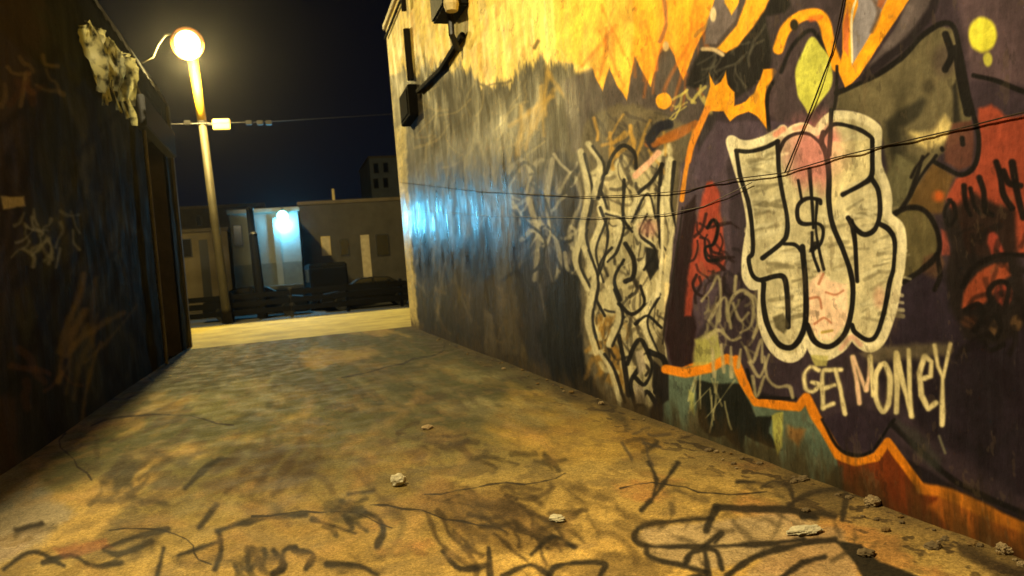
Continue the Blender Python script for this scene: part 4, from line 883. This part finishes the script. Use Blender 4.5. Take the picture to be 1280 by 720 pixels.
car('parked_van', 'dark van parked behind the saloons just right of the cyan lamp', xc + .3, 38.4, M_carB, True, rz=-1.5)

# ------------------------------------------------------------------ rubbish along the alley
def crumple(r, seed, sq=(1, 1, .8)):
    g = random.Random(seed); bm = NB(); bmesh.ops.create_icosphere(bm, subdivisions=3, radius=r)
    for v in bm.verts:
        n_ = v.co.normalized(); k = 1 + .16 * math.sin(n_.x * 5 + seed) * math.cos(n_.y * 6 + seed * 2) + .10 * math.sin(n_.z * 11 + n_.x * 8 + seed) + g.uniform(-.025, .025); v.co = Vector((v.co.x * sq[0], v.co.y * sq[1], v.co.z * sq[2])) * k
    return bm
def floorz(x, y): return 0.0
def put(name, label, cat, px, py, r, mt, seed, sq=(1, 1, .8), group=None):
    p = atZ(px, py); z = r * sq[2] * .75
    o = obj(name, crumple(r, seed, sq), mt, loc=(p.x, p.y, z)); o.rotation_euler = (0, 0, seed); return tag(o, label, cat, group)
put('paper_wad', 'round crumpled white paper wad lying mid alley floor', 'litter', 498, 606, .055, M_paper, 1)
put('paper_wad', 'small flattened pale paper scrap on the orange floor, nearer than the round wad', 'litter', 697, 651, .045, M_paper, 2, (1.2, .8, .4))
put('paper_scrap', 'bright creased paper scrap on the black floor graffiti at right', 'litter', 1006, 666, .06, M_paper, 3, (1.5, .8, .3))
put('paper_scrap', 'tiny pale scrap on the far dark part of the alley floor', 'litter', 534, 536, .05, M_stone, 4, (1.2, 1, .4))
put('mortar_chunk', 'pale mortar chunk against the foot of the brown and orange painted base', 'rubble', 1091, 632, .04, M_stone, 5)
put('mortar_chunk', 'pale mortar chunk at the wall foot in the bottom right corner', 'rubble', 1256, 692, .035, M_stone, 6)
put('brick_chunk', 'reddish brick chunk at the wall foot below the cream graffiti piece', 'rubble', 826, 512, .09, M_brick, 7)
put('mortar_chunk', 'pale chunk beside the reddish brick chunk under the teal paint', 'rubble', 842, 520, .06, M_stone, 8)
g = random.Random(5)
for k in range(64):
    Yk = g.uniform(2.3, 4.6) if k < 34 else g.uniform(4.6, 15); Xk = RX - .04 - abs(g.gauss(0, .10 if k % 3 else .2))
    o = obj('grit_lump', crumple(g.uniform(.006, .02) if k % 9 else g.uniform(.02, .034), k + 20, (1.2, 1, .6)), g.choice([M_grit, M_grit, M_leaf, M_stone]), loc=(Xk, Yk, .008))
    tag(o, 'small lump of grit or broken mortar in the strip of debris along the graffiti wall', 'rubble', 'grit lumps along the foot of the graffiti wall')

# ------------------------------------------------------------------ thin haze volume added to give the lamps a halo
bm = NB(); box(bm, -62, 62, -12, 100, -1.2, 24)
hz = obj('haze', bm, [])
hm = bpy.data.materials.new('halo_haze'); hm.use_nodes = True; hn = hm.node_tree; hn.nodes.clear()
ho = hn.nodes.new('ShaderNodeOutputMaterial'); hv = hn.nodes.new('ShaderNodeVolumePrincipled'); hn.links.new(hv.outputs[0], ho.inputs['Volume'])
hv.inputs['Color'].default_value = (.95, .95, .95, 1); hv.inputs['Density'].default_value = .00015; hv.inputs['Anisotropy'].default_value = .9
hz.data.materials.append(hm); hz['kind'] = 'stuff'


# ------------------------------------------------------------------ plastic strips added to make a bright lamplit patch on the dark wall
g = random.Random(12)
q0 = atX(120, 50, LX)
IV = thing('glow_strips', 'translucent plastic strips added under the dark roof edge to glow as a bright patch', 'plastic sheet', (LX, q0.y, q0.z))
pm = bpy.data.materials.new('glow_plastic'); pm.use_nodes = True; pn = pm.node_tree; pp = pn.nodes['Principled BSDF']
tcx = pn.nodes.new('ShaderNodeTexCoord'); nn = pn.nodes.new('ShaderNodeTexNoise'); nn.inputs['Scale'].default_value = 6; nn.inputs['Detail'].default_value = 6; pn.links.new(tcx.outputs['Object'], nn.inputs['Vector'])
crr = pn.nodes.new('ShaderNodeValToRGB'); crr.color_ramp.elements[0].position = .35; crr.color_ramp.elements[0].color = (.02, .02, .01, 1); crr.color_ramp.elements[1].position = .54; crr.color_ramp.elements[1].color = (.85, .80, .42, 1); pn.links.new(nn.outputs[0], crr.inputs[0])
pn.links.new(crr.outputs[0], pp.inputs['Base Color']); pp.inputs['Roughness'].default_value = .5
tr = pn.nodes.new('ShaderNodeBsdfTranslucent'); pn.links.new(crr.outputs[0], tr.inputs[0]); ms = pn.nodes.new('ShaderNodeMixShader'); ms.inputs[0].default_value = .8
pn.links.new(pp.outputs[0], ms.inputs[1]); pn.links.new(tr.outputs[0], ms.inputs[2]); pn.links.new(ms.outputs[0], pn.nodes['Material Output'].inputs['Surface'])
for k in range(30):
    px = g.uniform(90, 150); py = 30 + (px - 90) * .85 + g.uniform(-4, 10)
    p = atX(px, py, LX) - IV.location; out_ = g.uniform(.10, .34); wd_ = g.uniform(.05, .15); ln_ = g.uniform(.35, .95) * (p.y + q0.y) / 11; yaw = g.uniform(-.7, .5)
    bm = NB(); rows = []; n_ = 12
    for s in range(n_ + 1):
        t_ = s / n_; w2 = wd_ * (1 - .5 * t_) * g.uniform(.7, 1.15); a_y = yaw + 1.1 * math.sin(t_ * 3 + k); cx_ = out_ + .06 * math.sin(t_ * 4 + k); 
        dx, dy = math.cos(a_y) * w2, math.sin(a_y) * w2
        rows.append([bm.verts.new((max(.02, cx_ + s_ * dx), p.y + s_ * dy, p.z - t_ * ln_)) for s_ in (-1, -.3, .3, 1)])
    for a, b2 in zip(rows, rows[1:]):
        for c in range(3): bm.faces.new((a[c], a[c + 1], b2[c + 1], b2[c]))
    obj('strip', bm, pm, IV, smooth=True)
bm = NB(); e0 = atX(86, 26, LX) - IV.location; e1 = atX(154, 80, LX) - IV.location; tube(bm, [(.2, e0.y, e0.z), (.2, e1.y, e1.z)], .015, 6); obj('rope', bm, M_cable, IV)

# ------------------------------------------------------------------ dark rail fence along the street
r0 = 32.6
FN = thing('rail_fence', 'low dark board fence running along the street in front of the parked cars', 'fence', (0, r0, -.13))
g = random.Random(4)
for z0, z1_ in ((.28, .52), (.62, .86), (.96, 1.2)):
    bm = NB()
    for i in range(-6, 6): box(bm, i * 2.4 + .01, i * 2.4 + 2.39, -.02, .02, z0 + g.uniform(-.02, .02), z1_ + g.uniform(-.03, .03), .006)
    obj('board', bm, M_black, FN)
for i in range(-6, 7):
    bm = NB(); box(bm, i * 2.4 - .07, i * 2.4 + .07, .025, .16, 0, 1.28, .01); obj('post', bm, M_pole if i in (0,) else M_black, FN)
